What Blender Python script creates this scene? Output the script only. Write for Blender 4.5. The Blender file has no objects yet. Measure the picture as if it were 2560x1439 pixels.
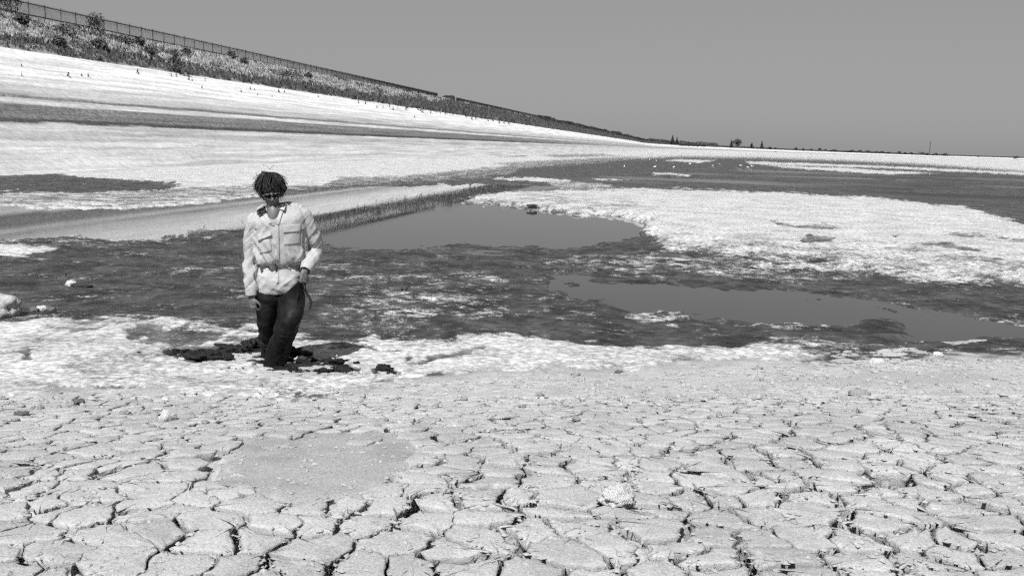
import bpy, bmesh, math, random
import numpy as np
from mathutils import Vector, Matrix
from mathutils.bvhtree import BVHTree

rad = math.radians
scene = bpy.context.scene
col = scene.collection

# ------------------------------------------------------------------ camera
CAM = np.array([0.0, 0.0, 1.95])
FPX = 2489.0                       # 35 mm lens on a 36 mm wide frame, 2560 px across
PITCH, ROLL = rad(8.23), rad(1.75)
_f = np.array([0, math.cos(PITCH), -math.sin(PITCH)])
_u0 = np.array([0, math.sin(PITCH), math.cos(PITCH)])
_r0 = np.array([1.0, 0, 0])
RIGHT = _r0 * math.cos(ROLL) + _u0 * math.sin(ROLL)
UP = _u0 * math.cos(ROLL) - _r0 * math.sin(ROLL)
cam_data = bpy.data.cameras.new('camera')
cam_data.lens = 35; cam_data.sensor_width = 36
cam_data.clip_start = 0.1; cam_data.clip_end = 6000
cam = bpy.data.objects.new('camera', cam_data); col.objects.link(cam)
M = Matrix(((RIGHT[0], UP[0], -_f[0], CAM[0]), (RIGHT[1], UP[1], -_f[1], CAM[1]),
            (RIGHT[2], UP[2], -_f[2], CAM[2]), (0, 0, 0, 1)))
cam.matrix_world = M
scene.camera = cam

# ------------------------------------------------------------------ sky, sun, exposure
SUN_DIR = np.array([-0.19, -0.57, 0.80]); SUN_DIR /= np.linalg.norm(SUN_DIR)
world = bpy.data.worlds.new('World'); scene.world = world; world.use_nodes = True
nt = world.node_tree; nt.nodes.clear()
sky = nt.nodes.new('ShaderNodeTexSky'); sky.sky_type = 'NISHITA'; sky.sun_disc = False
sky.sun_elevation = math.asin(SUN_DIR[2])
sky.sun_rotation = math.atan2(SUN_DIR[0], SUN_DIR[1])
sky.air_density = 1.0; sky.dust_density = 1.0; sky.ozone_density = 1.0
bw = nt.nodes.new('ShaderNodeRGBToBW'); bg = nt.nodes.new('ShaderNodeBackground'); wo = nt.nodes.new('ShaderNodeOutputWorld')
gm = nt.nodes.new('ShaderNodeMath'); gm.operation = 'POWER'; gm.inputs[1].default_value = 0.33
nt.links.new(sky.outputs[0], bw.inputs[0]); nt.links.new(bw.outputs[0], gm.inputs[0])
nt.links.new(gm.outputs[0], bg.inputs[0]); nt.links.new(bg.outputs[0], wo.inputs[0])
bg.inputs[1].default_value = 0.128
sd_ = bpy.data.lights.new('sun', 'SUN'); sd_.energy = 5.0; sd_.angle = rad(0.5); sd_.color = (1, 1, 1)
sun = bpy.data.objects.new('sun', sd_); col.objects.link(sun)
sun.rotation_euler = Vector(SUN_DIR).to_track_quat('Z', 'Y').to_euler()
scene.view_settings.view_transform = 'Standard'; scene.view_settings.look = 'None'
scene.view_settings.gamma = 1; scene.view_settings.use_curve_mapping = False
scene.view_settings.exposure = 0.62
scene.cycles.use_denoising = False
scene.cycles.use_adaptive_sampling = True; scene.cycles.adaptive_threshold = 0.08; scene.cycles.adaptive_min_samples = 12
scene.cycles.max_bounces = 6; scene.cycles.diffuse_bounces = 2

# ------------------------------------------------------------------ helpers: camera maths and noise
def at(px, py, z=0.0):
    d = RIGHT * ((px - 1280) / FPX) + UP * ((719.5 - py) / FPX) + _f
    return Vector(CAM + d * ((z - CAM[2]) / d[2]))

def at_dist(px, py, dist):
    d = RIGHT * ((px - 1280) / FPX) + UP * ((719.5 - py) / FPX) + _f
    return Vector(CAM + d * (dist / d[1]))

def proj(x, y, z):
    rx, ry, rz = x - CAM[0], y - CAM[1], z - CAM[2]
    d = rx * _f[0] + ry * _f[1] + rz * _f[2]
    d = np.maximum(d, 0.05)
    a = rx * RIGHT[0] + ry * RIGHT[1] + rz * RIGHT[2]
    b = rx * UP[0] + ry * UP[1] + rz * UP[2]
    return 1280 + FPX * a / d, 719.5 - FPX * b / d

def hash_u(ix, iy, seed=0):
    with np.errstate(over='ignore'):
        h = (ix.astype(np.int64) * 374761393 + iy.astype(np.int64) * 668265263 + seed * 974634777) & 0xffffffff
        h = ((h ^ (h >> 13)) * 1274126177) & 0xffffffff
        h = ((h ^ (h >> 16)) * 2246822519) & 0xffffffff
        h = h ^ (h >> 15)
    return (h & 0xffffff).astype(np.float64) / 0xffffff

def vnoise(x, y, seed=0):
    ix, iy = np.floor(x), np.floor(y)
    fx, fy = x - ix, y - iy
    fx = fx * fx * fx * (fx * (fx * 6 - 15) + 10); fy = fy * fy * fy * (fy * (fy * 6 - 15) + 10)
    ix = ix.astype(np.int64); iy = iy.astype(np.int64)
    a, b = hash_u(ix, iy, seed), hash_u(ix + 1, iy, seed)
    c, d = hash_u(ix, iy + 1, seed), hash_u(ix + 1, iy + 1, seed)
    return (a + (b - a) * fx) * (1 - fy) + (c + (d - c) * fx) * fy

def fbm(x, y, octv=4, seed=0, gain=0.5):
    s, amp, tot = 0, 1.0, 0.0
    ca, sa = 0.8, 0.6
    for o in range(octv):
        s = s + amp * vnoise(x, y, seed + o * 17); tot += amp
        x, y = (x * ca - y * sa) * 2.03 + 7.1, (x * sa + y * ca) * 2.03 + 3.7
        amp *= gain
    return s / tot

def vnoise3(p, seed=0):
    ip = np.floor(p); f = p - ip; f = f * f * (3 - 2 * f); ip = ip.astype(np.int64)
    out = 0
    for dz in (0, 1):
        wz = f[:, 2] if dz else 1 - f[:, 2]
        s2 = (ip[:, 2] + dz) * 7919
        for dy in (0, 1):
            wy = f[:, 1] if dy else 1 - f[:, 1]
            for dx in (0, 1):
                wx = f[:, 0] if dx else 1 - f[:, 0]
                out = out + wx * wy * wz * hash_u(ip[:, 0] + dx + s2, ip[:, 1] + dy + s2 * 3, seed)
    return out

def sstep(a, b, x):
    t = np.clip((x - a) / (b - a), 0, 1)
    return t * t * (3 - 2 * t)

def poly_sd(px, py, poly):
    """signed distance in pixels, positive inside"""
    n = len(poly); best = np.full(px.shape, 1e12); inside = np.zeros(px.shape, bool)
    for i in range(n):
        x0, y0 = poly[i]; x1, y1 = poly[(i + 1) % n]
        ex, ey = x1 - x0, y1 - y0
        wx, wy = px - x0, py - y0
        t = np.clip((wx * ex + wy * ey) / (ex * ex + ey * ey + 1e-9), 0, 1)
        dx, dy = wx - ex * t, wy - ey * t
        best = np.minimum(best, dx * dx + dy * dy)
        c = ((y0 <= py) & (y1 > py)) | ((y1 <= py) & (y0 > py))
        if y1 != y0:
            inside ^= c & (wx < ex * (py - y0) / (y1 - y0))
    s = np.sqrt(best)
    return np.where(inside, s, -s)

# ------------------------------------------------------------------ helpers: objects
def tag(o, label=None, cat=None, group=None, kind=None):
    if label: o['label'] = label
    if cat: o['category'] = cat
    if group: o['group'] = group
    if kind: o['kind'] = kind
    return o

def link(name, me, mat=None, parent=None):
    o = bpy.data.objects.new(name, me); col.objects.link(o)
    if mat is not None and me is not None and len(me.materials) == 0: me.materials.append(mat)
    if parent is not None: o.parent = parent
    return o

def np_mesh(name, V, F, smooth=True, attrs=None):
    V = np.asarray(V, np.float32); F = np.asarray(F, np.int32)
    me = bpy.data.meshes.new(name)
    k = F.shape[1]
    me.vertices.add(len(V)); me.vertices.foreach_set('co', V.ravel())
    me.loops.add(F.size); me.loops.foreach_set('vertex_index', F.ravel())
    me.polygons.add(len(F))
    me.polygons.foreach_set('loop_start', np.arange(len(F), dtype=np.int32) * k)
    me.polygons.foreach_set('use_smooth', np.full(len(F), smooth, bool))
    for nm, a in (attrs or {}).items():
        a = np.asarray(a, np.float32)
        if a.ndim == 1:
            t = me.attributes.new(nm, 'FLOAT', 'POINT'); t.data.foreach_set('value', a)
        else:
            t = me.attributes.new(nm, 'FLOAT_VECTOR', 'POINT'); t.data.foreach_set('vector', a.ravel())
    me.update(calc_edges=True); me.validate()
    return me

def bm_mesh(name, bm, smooth=True):
    me = bpy.data.meshes.new(name)
    bmesh.ops.recalc_face_normals(bm, faces=bm.faces)
    for f in bm.faces: f.smooth = smooth
    bm.to_mesh(me); bm.free()
    return me

def empty(name, loc=(0, 0, 0), rz=0):
    o = bpy.data.objects.new(name, None); col.objects.link(o)
    o.location = loc; o.rotation_euler = (0, 0, rz); o.empty_display_size = 0.2
    return o

# ------------------------------------------------------------------ materials
class NB:
    def __init__(s, name):
        s.m = bpy.data.materials.new(name); s.m.use_nodes = True
        s.t = s.m.node_tree; s.t.nodes.clear()
        s.out = s.t.nodes.new('ShaderNodeOutputMaterial')
        s.b = s.t.nodes.new('ShaderNodeBsdfPrincipled')
        s.t.links.new(s.b.outputs[0], s.out.inputs[0])
    def n(s, typ, **kw):
        nd = s.t.nodes.new(typ)
        for k, v in kw.items(): setattr(nd, k, v)
        return nd
    def l(s, a, b): s.t.links.new(a, b)
    def val(s, x, inp):
        if hasattr(x, 'links') or isinstance(x, bpy.types.NodeSocket): s.l(x, inp)
        else: inp.default_value = x
    def math(s, op, a, b=None, c=None, clamp=False):
        nd = s.n('ShaderNodeMath', operation=op, use_clamp=clamp)
        s.val(a, nd.inputs[0])
        if b is not None: s.val(b, nd.inputs[1])
        if c is not None: s.val(c, nd.inputs[2])
        return nd.outputs[0]
    def noise(s, vec, scale, detail=3, rough=0.55):
        nd = s.n('ShaderNodeTexNoise'); nd.inputs['Scale'].default_value = scale
        nd.inputs['Detail'].default_value = detail; nd.inputs['Roughness'].default_value = rough
        if vec is not None: s.l(vec, nd.inputs['Vector'])
        return nd.outputs['Fac']
    def pos(s): return s.n('ShaderNodeTexCoord').outputs['Object']
    def attr(s, name, out='Fac'): return s.n('ShaderNodeAttribute', attribute_name=name).outputs[out]
    def mapr(s, x, a, b, c, d):
        nd = s.n('ShaderNodeMapRange', interpolation_type='SMOOTHSTEP')
        s.val(x, nd.inputs[0])
        for i, v in enumerate((a, b, c, d)): s.val(v, nd.inputs[i + 1])
        return nd.outputs[0]
    def lerp(s, f, a, b):
        nd = s.n('ShaderNodeMix', data_type='FLOAT'); s.val(f, nd.inputs[0]); s.val(a, nd.inputs[2]); s.val(b, nd.inputs[3])
        return nd.outputs[0]
    def bump(s, h, strength=0.5, dist=0.01):
        nd = s.n('ShaderNodeBump'); nd.inputs['Strength'].default_value = strength; nd.inputs['Distance'].default_value = dist
        s.l(h, nd.inputs['Height']); s.l(nd.outputs[0], s.b.inputs['Normal'])
    def grey(s, x):
        s.val(x, s.b.inputs['Base Color']) if not isinstance(x, float) else setattr(s.b.inputs['Base Color'], 'default_value', (x, x, x, 1))

def simple_mat(name, v, rough=0.8, var=0.25, scale=12, spec=0.3, bump=0.0, bscale=60, bdist=0.005):
    b = NB(name); p = b.pos()
    nz = b.noise(p, scale, 5, 0.6)
    b.grey(b.math('MULTIPLY', b.mapr(nz, 0.25, 0.75, 1 - var, 1 + var), v))
    b.b.inputs['Roughness'].default_value = rough
    b.b.inputs['Specular IOR Level'].default_value = spec
    if bump: b.bump(b.noise(p, bscale, 4), bump, bdist)
    return b.m

def ground_mat():
    b = NB('reservoir_mud'); p = b.pos()
    cov, tone = b.attr('cov'), b.attr('tone')
    n1, n2, n3 = b.noise(p, 1.1, 5, 0.6), b.noise(p, 6.0, 5, 0.65), b.noise(p, 34.0, 4, 0.6)
    nn = b.math('ADD', b.math('MULTIPLY', n1, 0.36), b.math('ADD', b.math('MULTIPLY', n2, 0.40), b.math('MULTIPLY', n3, 0.34)))
    c = b.math('ADD', cov, b.math('MULTIPLY', b.math('SUBTRACT', nn, 0.55), 3.0))
    f = b.mapr(c, 0.36, 0.74, 0.0, 1.0)
    t1 = b.math('MULTIPLY', b.mapr(b.noise(p, 1.5, 6, 0.68), 0.32, 0.68, 0.4, 1.8), b.mapr(b.noise(p, 7.0, 4, 0.6), 0.35, 0.65, 0.7, 1.4))
    t2 = b.mapr(b.noise(p, 90.0, 3, 0.6), 0.3, 0.7, 0.8, 1.2)
    toned = b.math('MULTIPLY', tone, b.math('MULTIPLY', b.lerp(b.mapr(tone, 0.12, 0.2, 0, 1), t1, b.mapr(t1, 0.6, 1.45, 0.9, 1.08)), t2))
    crust = b.math('MULTIPLY', b.mapr(b.noise(p, 14.0, 5, 0.65), 0.34, 0.66, 0.22, 0.53), b.mapr(n1, 0.3, 0.7, 0.78, 1.08))
    a = b.lerp(f, toned, crust)
    b.grey(a)
    b.l(b.mapr(a, 0.05, 0.3, 0.55, 0.95), b.b.inputs['Roughness'])
    b.b.inputs['Specular IOR Level'].default_value = 0.25
    b.bump(b.math('ADD', b.noise(p, 45.0, 5, 0.65), b.math('MULTIPLY', b.noise(p, 190.0, 3), 0.4)), 0.75, 0.009)
    return b.m

def embankment_mat():
    b = NB('embankment_surface'); sd = b.attr('sd', 'Vector'); tone = b.attr('tone')
    mp = b.n('ShaderNodeMapping'); mp.inputs['Scale'].default_value = (0.035, 1.0, 1.0); b.l(sd, mp.inputs['Vector'])
    streak = b.noise(mp.outputs[0], 2.2, 5, 0.6)
    p = b.pos()
    sp = b.noise(p, 3.0, 5, 0.7)
    k = b.math('MULTIPLY', b.mapr(streak, 0.32, 0.68, 0.66, 1.1), b.mapr(sp, 0.28, 0.72, 0.78, 1.16))
    k2 = b.lerp(b.mapr(tone, 0.16, 0.3, 0, 1), b.math('MULTIPLY', k, b.mapr(b.noise(p, 5.0, 4, 0.7), 0.35, 0.65, 0.55, 1.5)), k)
    b.grey(b.math('MINIMUM', b.math('MULTIPLY', tone, k2), 0.84))
    b.b.inputs['Roughness'].default_value = 0.9; b.b.inputs['Specular IOR Level'].default_value = 0.2
    b.bump(b.noise(p, 8.0, 4), 0.4, 0.05)
    return b.m

def water_mat(name='shallow_water', r0=0.02, r1=0.045, sc=0.12):
    b = NB(name); p = b.pos()
    b.grey(0.02)
    b.b.inputs['IOR'].default_value = 1.40
    b.l(b.mapr(b.noise(p, sc, 4, 0.6), 0.35, 0.7, r0, r1), b.b.inputs['Roughness'])
    b.bump(b.noise(p, 3.0, 2, 0.5), 0.006, 0.01)
    return b.m

MAT_GROUND, MAT_EMB, MAT_WATER, MAT_LAKE = ground_mat(), embankment_mat(), water_mat(), water_mat('rippled_lake', 0.12, 0.5, 0.06)
MAT_DRYGRASS = simple_mat('dry_grass_blades', 0.30, 0.9, 0.5, 0.9)
MAT_DARKVEG = simple_mat('dark_foliage', 0.075, 0.8, 0.5, 1.5)
MAT_HEDGE = simple_mat('hedge_foliage', 0.03, 0.8, 0.4, 0.6)
MAT_BARK = simple_mat('bark', 0.06, 0.9, 0.3, 5)
MAT_IRON = simple_mat('fence_iron', 0.11, 0.7, 0.2, 8)
MAT_DARKMUD = simple_mat('wet_black_mud', 0.007, 0.5, 0.5, 25, 0.25, 0.5, 22, 0.02)
MAT_CLOD = simple_mat('dried_mud', 0.28, 0.95, 0.25, 20, 0.2, 0.8, 60, 0.01)
MAT_CLODDARK = simple_mat('damp_mud', 0.12, 0.95, 0.25, 20, 0.2, 0.8, 60, 0.01)
MAT_PALE = simple_mat('pale_stone', 0.5, 0.9, 0.2, 30, 0.2, 0.8, 50, 0.01)
MAT_GREYSTONE = simple_mat('grey_stone', 0.34, 0.9, 0.3, 12, 0.2, 0.8, 40, 0.01)
MAT_DARKSTONE = simple_mat('dark_stone', 0.03, 0.8, 0.3, 12, 0.2, 0.6, 40, 0.01)
MAT_BIRD = simple_mat('white_feathers', 0.8, 0.8, 0.05, 9)
MAT_SHED = simple_mat('dark_painted_wall', 0.045, 0.8, 0.2, 4)

# ------------------------------------------------------------------ the reservoir bed: one heightfield sheet
HALF = 0.66
u_in = np.linspace(-HALF, HALF, 1120)
u_out = HALF + (np.linspace(0, 1, 46)[1:] ** 2.2) * 3.6
U = np.concatenate([-u_out[::-1], u_in, u_out])
def rows_from_px(p0, p1, n, h):
    ys = np.linspace(p0, p1, n)
    return h / np.tan(PITCH + np.arctan((ys - 719.5) / FPX))
near = np.linspace(1.2, 3.3, 16)
r1 = np.concatenate([rows_from_px(1500, 1045, 110, 1.66), rows_from_px(1043, 950, 70, 1.66)])
r1 = r1[r1 > 3.32]
y_a = r1[-1]
p_a = 719.5 + FPX * math.tan(math.atan(1.95 / y_a) - PITCH)
r2 = rows_from_px(p_a, 410, 270, 1.95)[1:]
r3 = r2[-1] * (1500 / r2[-1]) ** (np.linspace(0, 1, 40)[1:])
Y = np.concatenate([near, r1, r2, r3])
NX, NY = len(U), len(Y)
XX = (Y[:, None] * U[None, :]).ravel(); YY = np.repeat(Y, NX)
NF = len(near) + len(r1)                    # rows in the finely built foreground

yy = YY - 0.27 * XX
bank = 0.34 * sstep(9.3, 3.9, yy)
bank += 0.05 * sstep(9.6, 8.6, yy) * sstep(1.0, 5.0, XX)
H = 0.022 + bank
PX, PY = proj(XX, YY, H)
inv = np.clip(YY / 10.0, 0.6, 8)
wpx = (fbm(XX * 1.3, YY * 0.55, 4, 5) - 0.5); wpy = (fbm(XX * 1.1 + 40, YY * 0.6, 4, 9) - 0.5)
near_amp = np.clip(10.0 / np.maximum(YY, 3), 0.04, 1.6)
QX = PX + (wpx * 190 + 70 * (fbm(XX * 6, YY * 4, 3, 15) - 0.5)) * near_amp; QY = PY + (wpy * 60 + 34 * (fbm(XX * 5 + 9, YY * 5, 3, 19) - 0.5)) * near_amp

cov = np.full(XX.shape, 0.9); tone = np.full(XX.shape, 0.09)
def paint(arr, poly, value, soft=6, warp=True):
    a, b_ = (QX, QY) if warp else (PX, PY)
    P = np.array(poly, float); m = soft + 2
    sel = (a > P[:, 0].min() - m) & (a < P[:, 0].max() + m) & (b_ > P[:, 1].min() - m) & (b_ < P[:, 1].max() + m)
    k = sstep(-soft, soft, poly_sd(a[sel], b_[sel], poly))
    arr[sel] += (value - arr[sel]) * k

DARK = [(-900, 600), (0, 600), (180, 592), (330, 594), (600, 572), (800, 545), (1000, 512), (1160, 497), (1330, 512), (1460, 528),
        (1590, 545), (1630, 580), (1680, 620), (1820, 640), (2000, 655), (2200, 668), (2560, 705), (3400, 760), (3400, 905), (2560, 884),
        (2330, 893), (2150, 892), (1990, 885), (1840, 872), (1700, 868), (1560, 872), (1400, 862), (1250, 852), (1080, 846), (880, 850),
        (800, 845), (640, 828), (520, 812), (420, 806), (230, 806), (0, 800), (-900, 800)]
FARFLAT = [(700, 472), (1000, 452), (1120, 440), (1290, 418), (1520, 398), (1700, 391), (1900, 394), (2100, 401), (2300, 410), (2560, 428), (3400, 470),
           (3400, 700), (2560, 566), (2400, 524), (2200, 504), (1900, 486), (1600, 478), (1300, 488), (1160, 500), (900, 500), (700, 490)]
POOL_L = [(-900, 540), (0, 516), (200, 519), (330, 518), (460, 508), (640, 489), (800, 478), (1000, 466), (1200, 461), (1330, 464), (1400, 470),
          (1300, 482), (1160, 492), (1150, 502), (1260, 512), (1330, 521), (1460, 531), (1580, 543), (1615, 560), (1600, 585), (1480, 604),
          (1300, 612), (1100, 609), (900, 616), (790, 600), (700, 584), (560, 576), (420, 588), (320, 592), (180, 590), (0, 597), (-900, 640)]
POOL_A = [(-900, 442), (0, 440), (150, 437), (230, 446), (300, 452), (390, 457), (452, 464), (400, 474), (300, 479), (150, 480), (0, 479), (-900, 482)]
POOL_R = [(1390, 698), (1480, 700), (1700, 714), (1900, 726), (2080, 744), (2230, 756), (2330, 778), (2420, 800), (2560, 812), (3400, 850),
          (3400, 880), (2560, 850), (2450, 838), (2330, 850), (2260, 842), (2240, 815), (2120, 796), (2000, 790), (1850, 792), (1720, 790),
          (1640, 776), (1560, 778), (1540, 745), (1450, 738)]
ISLAND = [(1150, 498), (1240, 490), (1400, 484), (1600, 480), (1800, 484), (2000, 490), (2200, 502), (2400, 528), (2540, 566), (2760, 600), (3400, 660),
          (3400, 760), (2560, 700), (2350, 672), (2100, 655), (1900, 644), (1740, 622), (1650, 596), (1610, 562), (1560, 540), (1450, 526), (1330, 511), (1230, 504)]
CRACKED = [(-900, 1010), (0, 992), (300, 985), (640, 975), (900, 962), (1280, 945), (1600, 928), (1750, 912), (1950, 902), (2160, 900), (2330, 894), (2560, 884), (3400, 850),
           (3400, 4000), (-900, 4000)]
SMOOTH = [(560, 1075), (760, 1060), (940, 1072), (1130, 1120), (1190, 1135), (1060, 1165), (980, 1200), (930, 1245), (830, 1268), (620, 1250), (500, 1225), (470, 1180), (500, 1120)]

paint(cov, FARFLAT, 0.16, 10); paint(tone, FARFLAT, 0.042, 8)
paint(cov, DARK, 0.19, 26)
paint(tone, DARK, 0.030, 10)
# grey middling streaks and pale patches on the dark mud
for poly, c in (([(-200, 612), (60, 612), (120, 622), (60, 640), (-200, 650)], 0.85),
                ([(420, 650), (640, 640), (900, 660), (1100, 650), (1100, 700), (640, 720), (400, 700)], 0.30),
                ([(800, 690), (1180, 680), (1300, 720), (1280, 800), (900, 830), (780, 760)], 0.36),
                ([(900, 835), (1000, 830), (1048, 842), (990, 850), (900, 850)], 0.95),
                ([(1080, 856), (1200, 848), (1340, 860), (1300, 876), (1120, 874)], 0.75),
                ([(1410, 780), (1520, 772), (1510, 800), (1400, 800)], 0.42), ([(1560, 786), (1690, 783), (1690, 800), (1570, 800)], 0.62),
                ([(1640, 748), (1690, 748), (1690, 762), (1630, 762)], 0.5), ([(1860, 795), (2080, 800), (2080, 825), (1860, 820)], 0.5),
                ([(1380, 640), (2000, 640), (2500, 720), (2100, 700), (1700, 690), (1400, 670)], 0.42),
                ([(2180, 640), (2560, 665), (3000, 700), (3000, 750), (2560, 722), (2380, 712), (2200, 690)], 0.6),
                ([(2440, 780), (2560, 790), (2700, 800), (2600, 812), (2440, 800)], 0.42),
                ([(1850, 838), (2050, 840), (2180, 862), (1990, 880), (1850, 868)], 0.4),
                ([(1560, 880), (1830, 868), (1900, 890), (1700, 900), (1560, 890)], 0.75)):
    paint(cov, poly, c, 10)
paint(cov, ISLAND, 0.92, 15)
paint(cov, [(1660, 585), (1900, 606), (2250, 628), (2560, 655), (3000, 690), (3000, 760), (2560, 712), (2250, 676), (1900, 650), (1720, 626)], 0.62, 22)
paint(cov, [(1290, 488), (1480, 492), (1660, 520), (1620, 552), (1420, 524), (1290, 502)], 0.66, 10)
paint(cov, [(1940, 574), (2080, 578), (2080, 590), (1940, 586)], 0.25, 5)
paint(cov, [(2006, 616), (2016, 608), (2034, 604), (2054, 607), (2064, 615), (2056, 621), (2030, 622), (2012, 620)], -0.1, 5)
paint(cov, [(2270, 598), (2420, 600), (2560, 612), (2700, 630), (2560, 622), (2400, 608)], 0.45, 5)
paint(cov, [(2270, 622), (2420, 630), (2480, 650), (2330, 634)], 0.3, 5)
# white streaks beyond the island
for poly in ([(1690, 398), (1790, 401), (1750, 407), (1660, 402)], [(1860, 403), (2200, 414), (2560, 432), (2900, 446), (2560, 437), (2200, 420), (1880, 410)],
             [(1900, 412), (2100, 420), (2350, 433), (2200, 436), (1960, 419)], [(1630, 432), (1730, 436), (1720, 441), (1640, 438)],
             [(1480, 444), (1590, 448), (1580, 451), (1490, 449)], [(1240, 445), (1420, 446), (1440, 452), (1380, 454), (1250, 451)]):
    paint(cov, poly, 0.9, 3)
paint(cov, [(1380, 452), (1500, 458), (1540, 472), (1440, 476), (1360, 466)], 0.55, 5)
for poly in ([(850, 445), (1010, 440), (1200, 420), (1300, 412), (1290, 432), (1180, 447), (1000, 458), (800, 466)], [(1000, 388), (1180, 384), (1320, 386), (1320, 393), (1150, 392)],
             [(1330, 386), (1500, 384), (1560, 390), (1400, 395)], [(1230, 408), (1420, 398), (1600, 392), (1500, 408), (1300, 416)],
             [(720, 396), (790, 398), (790, 402), (725, 400)], [(200, 400), (360, 406), (380, 412), (240, 410)], [(560, 466), (640, 464), (640, 470), (560, 472)]):
    paint(cov, poly, 0.42, 4)
# rubbly shore between the two left pools
paint(cov, [(-900, 484), (0, 482), (300, 481), (450, 468), (640, 470), (760, 474), (640, 487), (330, 515), (0, 514), (-900, 530)], 0.5, 5)
paint(tone, [(-900, 484), (0, 482), (300, 481), (450, 468), (640, 470), (760, 474), (640, 487), (330, 515), (0, 514), (-900, 530)], 0.09, 5)
paint(cov, POOL_A, -0.5, 3); paint(tone, POOL_A, 0.036, 3)
# the white crust before the dark mud, with grey drifts
CRUST = [(-900, 800), (0, 802), (230, 808), (420, 806), (520, 814), (640, 832), (800, 850), (1080, 852), (1250, 860), (1400, 868), (1700, 875), (1990, 893), (1900, 915),
         (1600, 930), (1280, 950), (900, 965), (640, 980), (0, 995), (-900, 1015)]
paint(cov, CRUST, 0.80, 26); paint(tone, CRUST, 0.15, 10)
for poly in ([(330, 825), (470, 815), (640, 836), (560, 858), (430, 866), (340, 850)], [(-100, 884), (70, 884), (70, 896), (-100, 898)], [(90, 815), (240, 814), (200, 826), (100, 826)],
             [(225, 968), (330, 966), (400, 974), (310, 982), (240, 980)], [(650, 956), (740, 952), (730, 960), (655, 962)], [(910, 952), (1010, 950), (1005, 957), (920, 958)],
             [(660, 975), (710, 974), (705, 981), (660, 981)], [(1040, 946), (1100, 944), (1098, 952), (1045, 952)], [(780, 845), (900, 852), (1010, 866), (1060, 868), (1000, 876), (800, 862)],
             [(1030, 886), (1200, 880), (1180, 898), (1040, 902)], [(1780, 908), (1840, 908), (1830, 914), (1780, 914)], [(1690, 908), (1720, 909), (1715, 915), (1692, 914)]):
    paint(cov, poly, 0.3, 5); paint(tone, poly, 0.07, 5)
paint(cov, [(-200, 920), (500, 900), (640, 945), (400, 965), (-200, 960)], 0.62, 20)
paint(cov, CRACKED, 0.14, 14); paint(tone, CRACKED, 0.298, 12)
paint(tone, SMOOTH, 0.235, 40); paint(cov, SMOOTH, 0.10, 20)
# churned black mud round the walker's feet
CHURN = ([(640, 900), (700, 905), (790, 912), (760, 936), (650, 934)], [(428, 886), (452, 874), (520, 872), (560, 868), (600, 856), (640, 850), (668, 862), (742, 872), (776, 880), (768, 892), (745, 900), (740, 915), (712, 934),
          (655, 930), (640, 906), (610, 908), (560, 905), (490, 909), (455, 900)], [(700, 922), (790, 914), (830, 900), (866, 916), (890, 926), (886, 936), (800, 934), (720, 934)],
         [(926, 925), (962, 918), (1002, 932), (990, 942), (945, 941)])
churn = np.zeros(XX.shape)
PXs, PYs = PX, PY
PX = PX + (QX - PX) * 0.25; PY = PY + (QY - PY) * 0.25
for poly in CHURN:
    paint(churn, poly, 1.0, 6, False)
PX, PY = PXs, PYs
tone = tone + (0.01 - tone) * churn; cov = cov + (-0.6 - cov) * churn
crk = np.zeros(XX.shape); paint(crk, CRACKED, 1.0, 16)
smo = np.zeros(XX.shape); paint(smo, SMOOTH, 1.0, 34)

# heights
pl = np.zeros(XX.shape)
paint(pl, POOL_R, 0.62, 26)
for poly in ([(1480, 738), (1600, 742), (1570, 752), (1470, 750)], [(2170, 768), (2240, 772), (2262, 784), (2190, 780)], [(1990, 750), (2060, 756), (2040, 762), (1985, 757)], [(1690, 758), (1790, 764), (1740, 770)]):
    paint(pl, poly, 0.1, 7)
paint(pl, POOL_L, 1.0, 7)
far_lake = np.zeros(XX.shape)
paint(far_lake, [(1480, 462), (1420, 448), (1500, 436), (1620, 424), (1900, 422), (2200, 436), (2560, 446), (3400, 480), (3400, 690), (2560, 562), (2400, 520), (2200, 500), (1900, 482), (1600, 474), (1520, 474)], 1.0, 8)
dk = np.zeros(XX.shape); paint(dk, DARK, 1.0, 10); paint(dk, FARFLAT, 1.0, 10)
isl = np.zeros(XX.shape); paint(isl, ISLAND, 1.0, 30)
H = H + 0.05 * (fbm(XX * 0.5, YY * 0.5, 4, 21) - 0.5) * (1 - crk)
H = H + 0.035 * (fbm(XX * 3.1, YY * 3.1, 4, 22) - 0.45) * (1 - crk)
H = H + 0.03 * np.clip(cov, 0, 1) * (1 - crk)
H = H - 0.012 * dk * (1 - isl)
H = H + 0.15 * isl * (0.75 + 0.5 * fbm(XX * 0.2, YY * 0.2, 3, 31))
H = H + 0.05 * (fbm(XX * 1.3 + 3, YY * 1.3, 4, 35) - 0.5) * (pl > 0.01) * (XX > -1) - 0.12 * pl - 0.26 * far_lake * (fbm(XX * 0.05, YY * 0.11, 4, 33) - 0.40)
H = H + churn * (0.10 * (fbm(XX * 6, YY * 6, 4, 41) - 0.58) )
H = np.where(YY > 120, np.minimum(H, 0.06), H)

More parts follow.
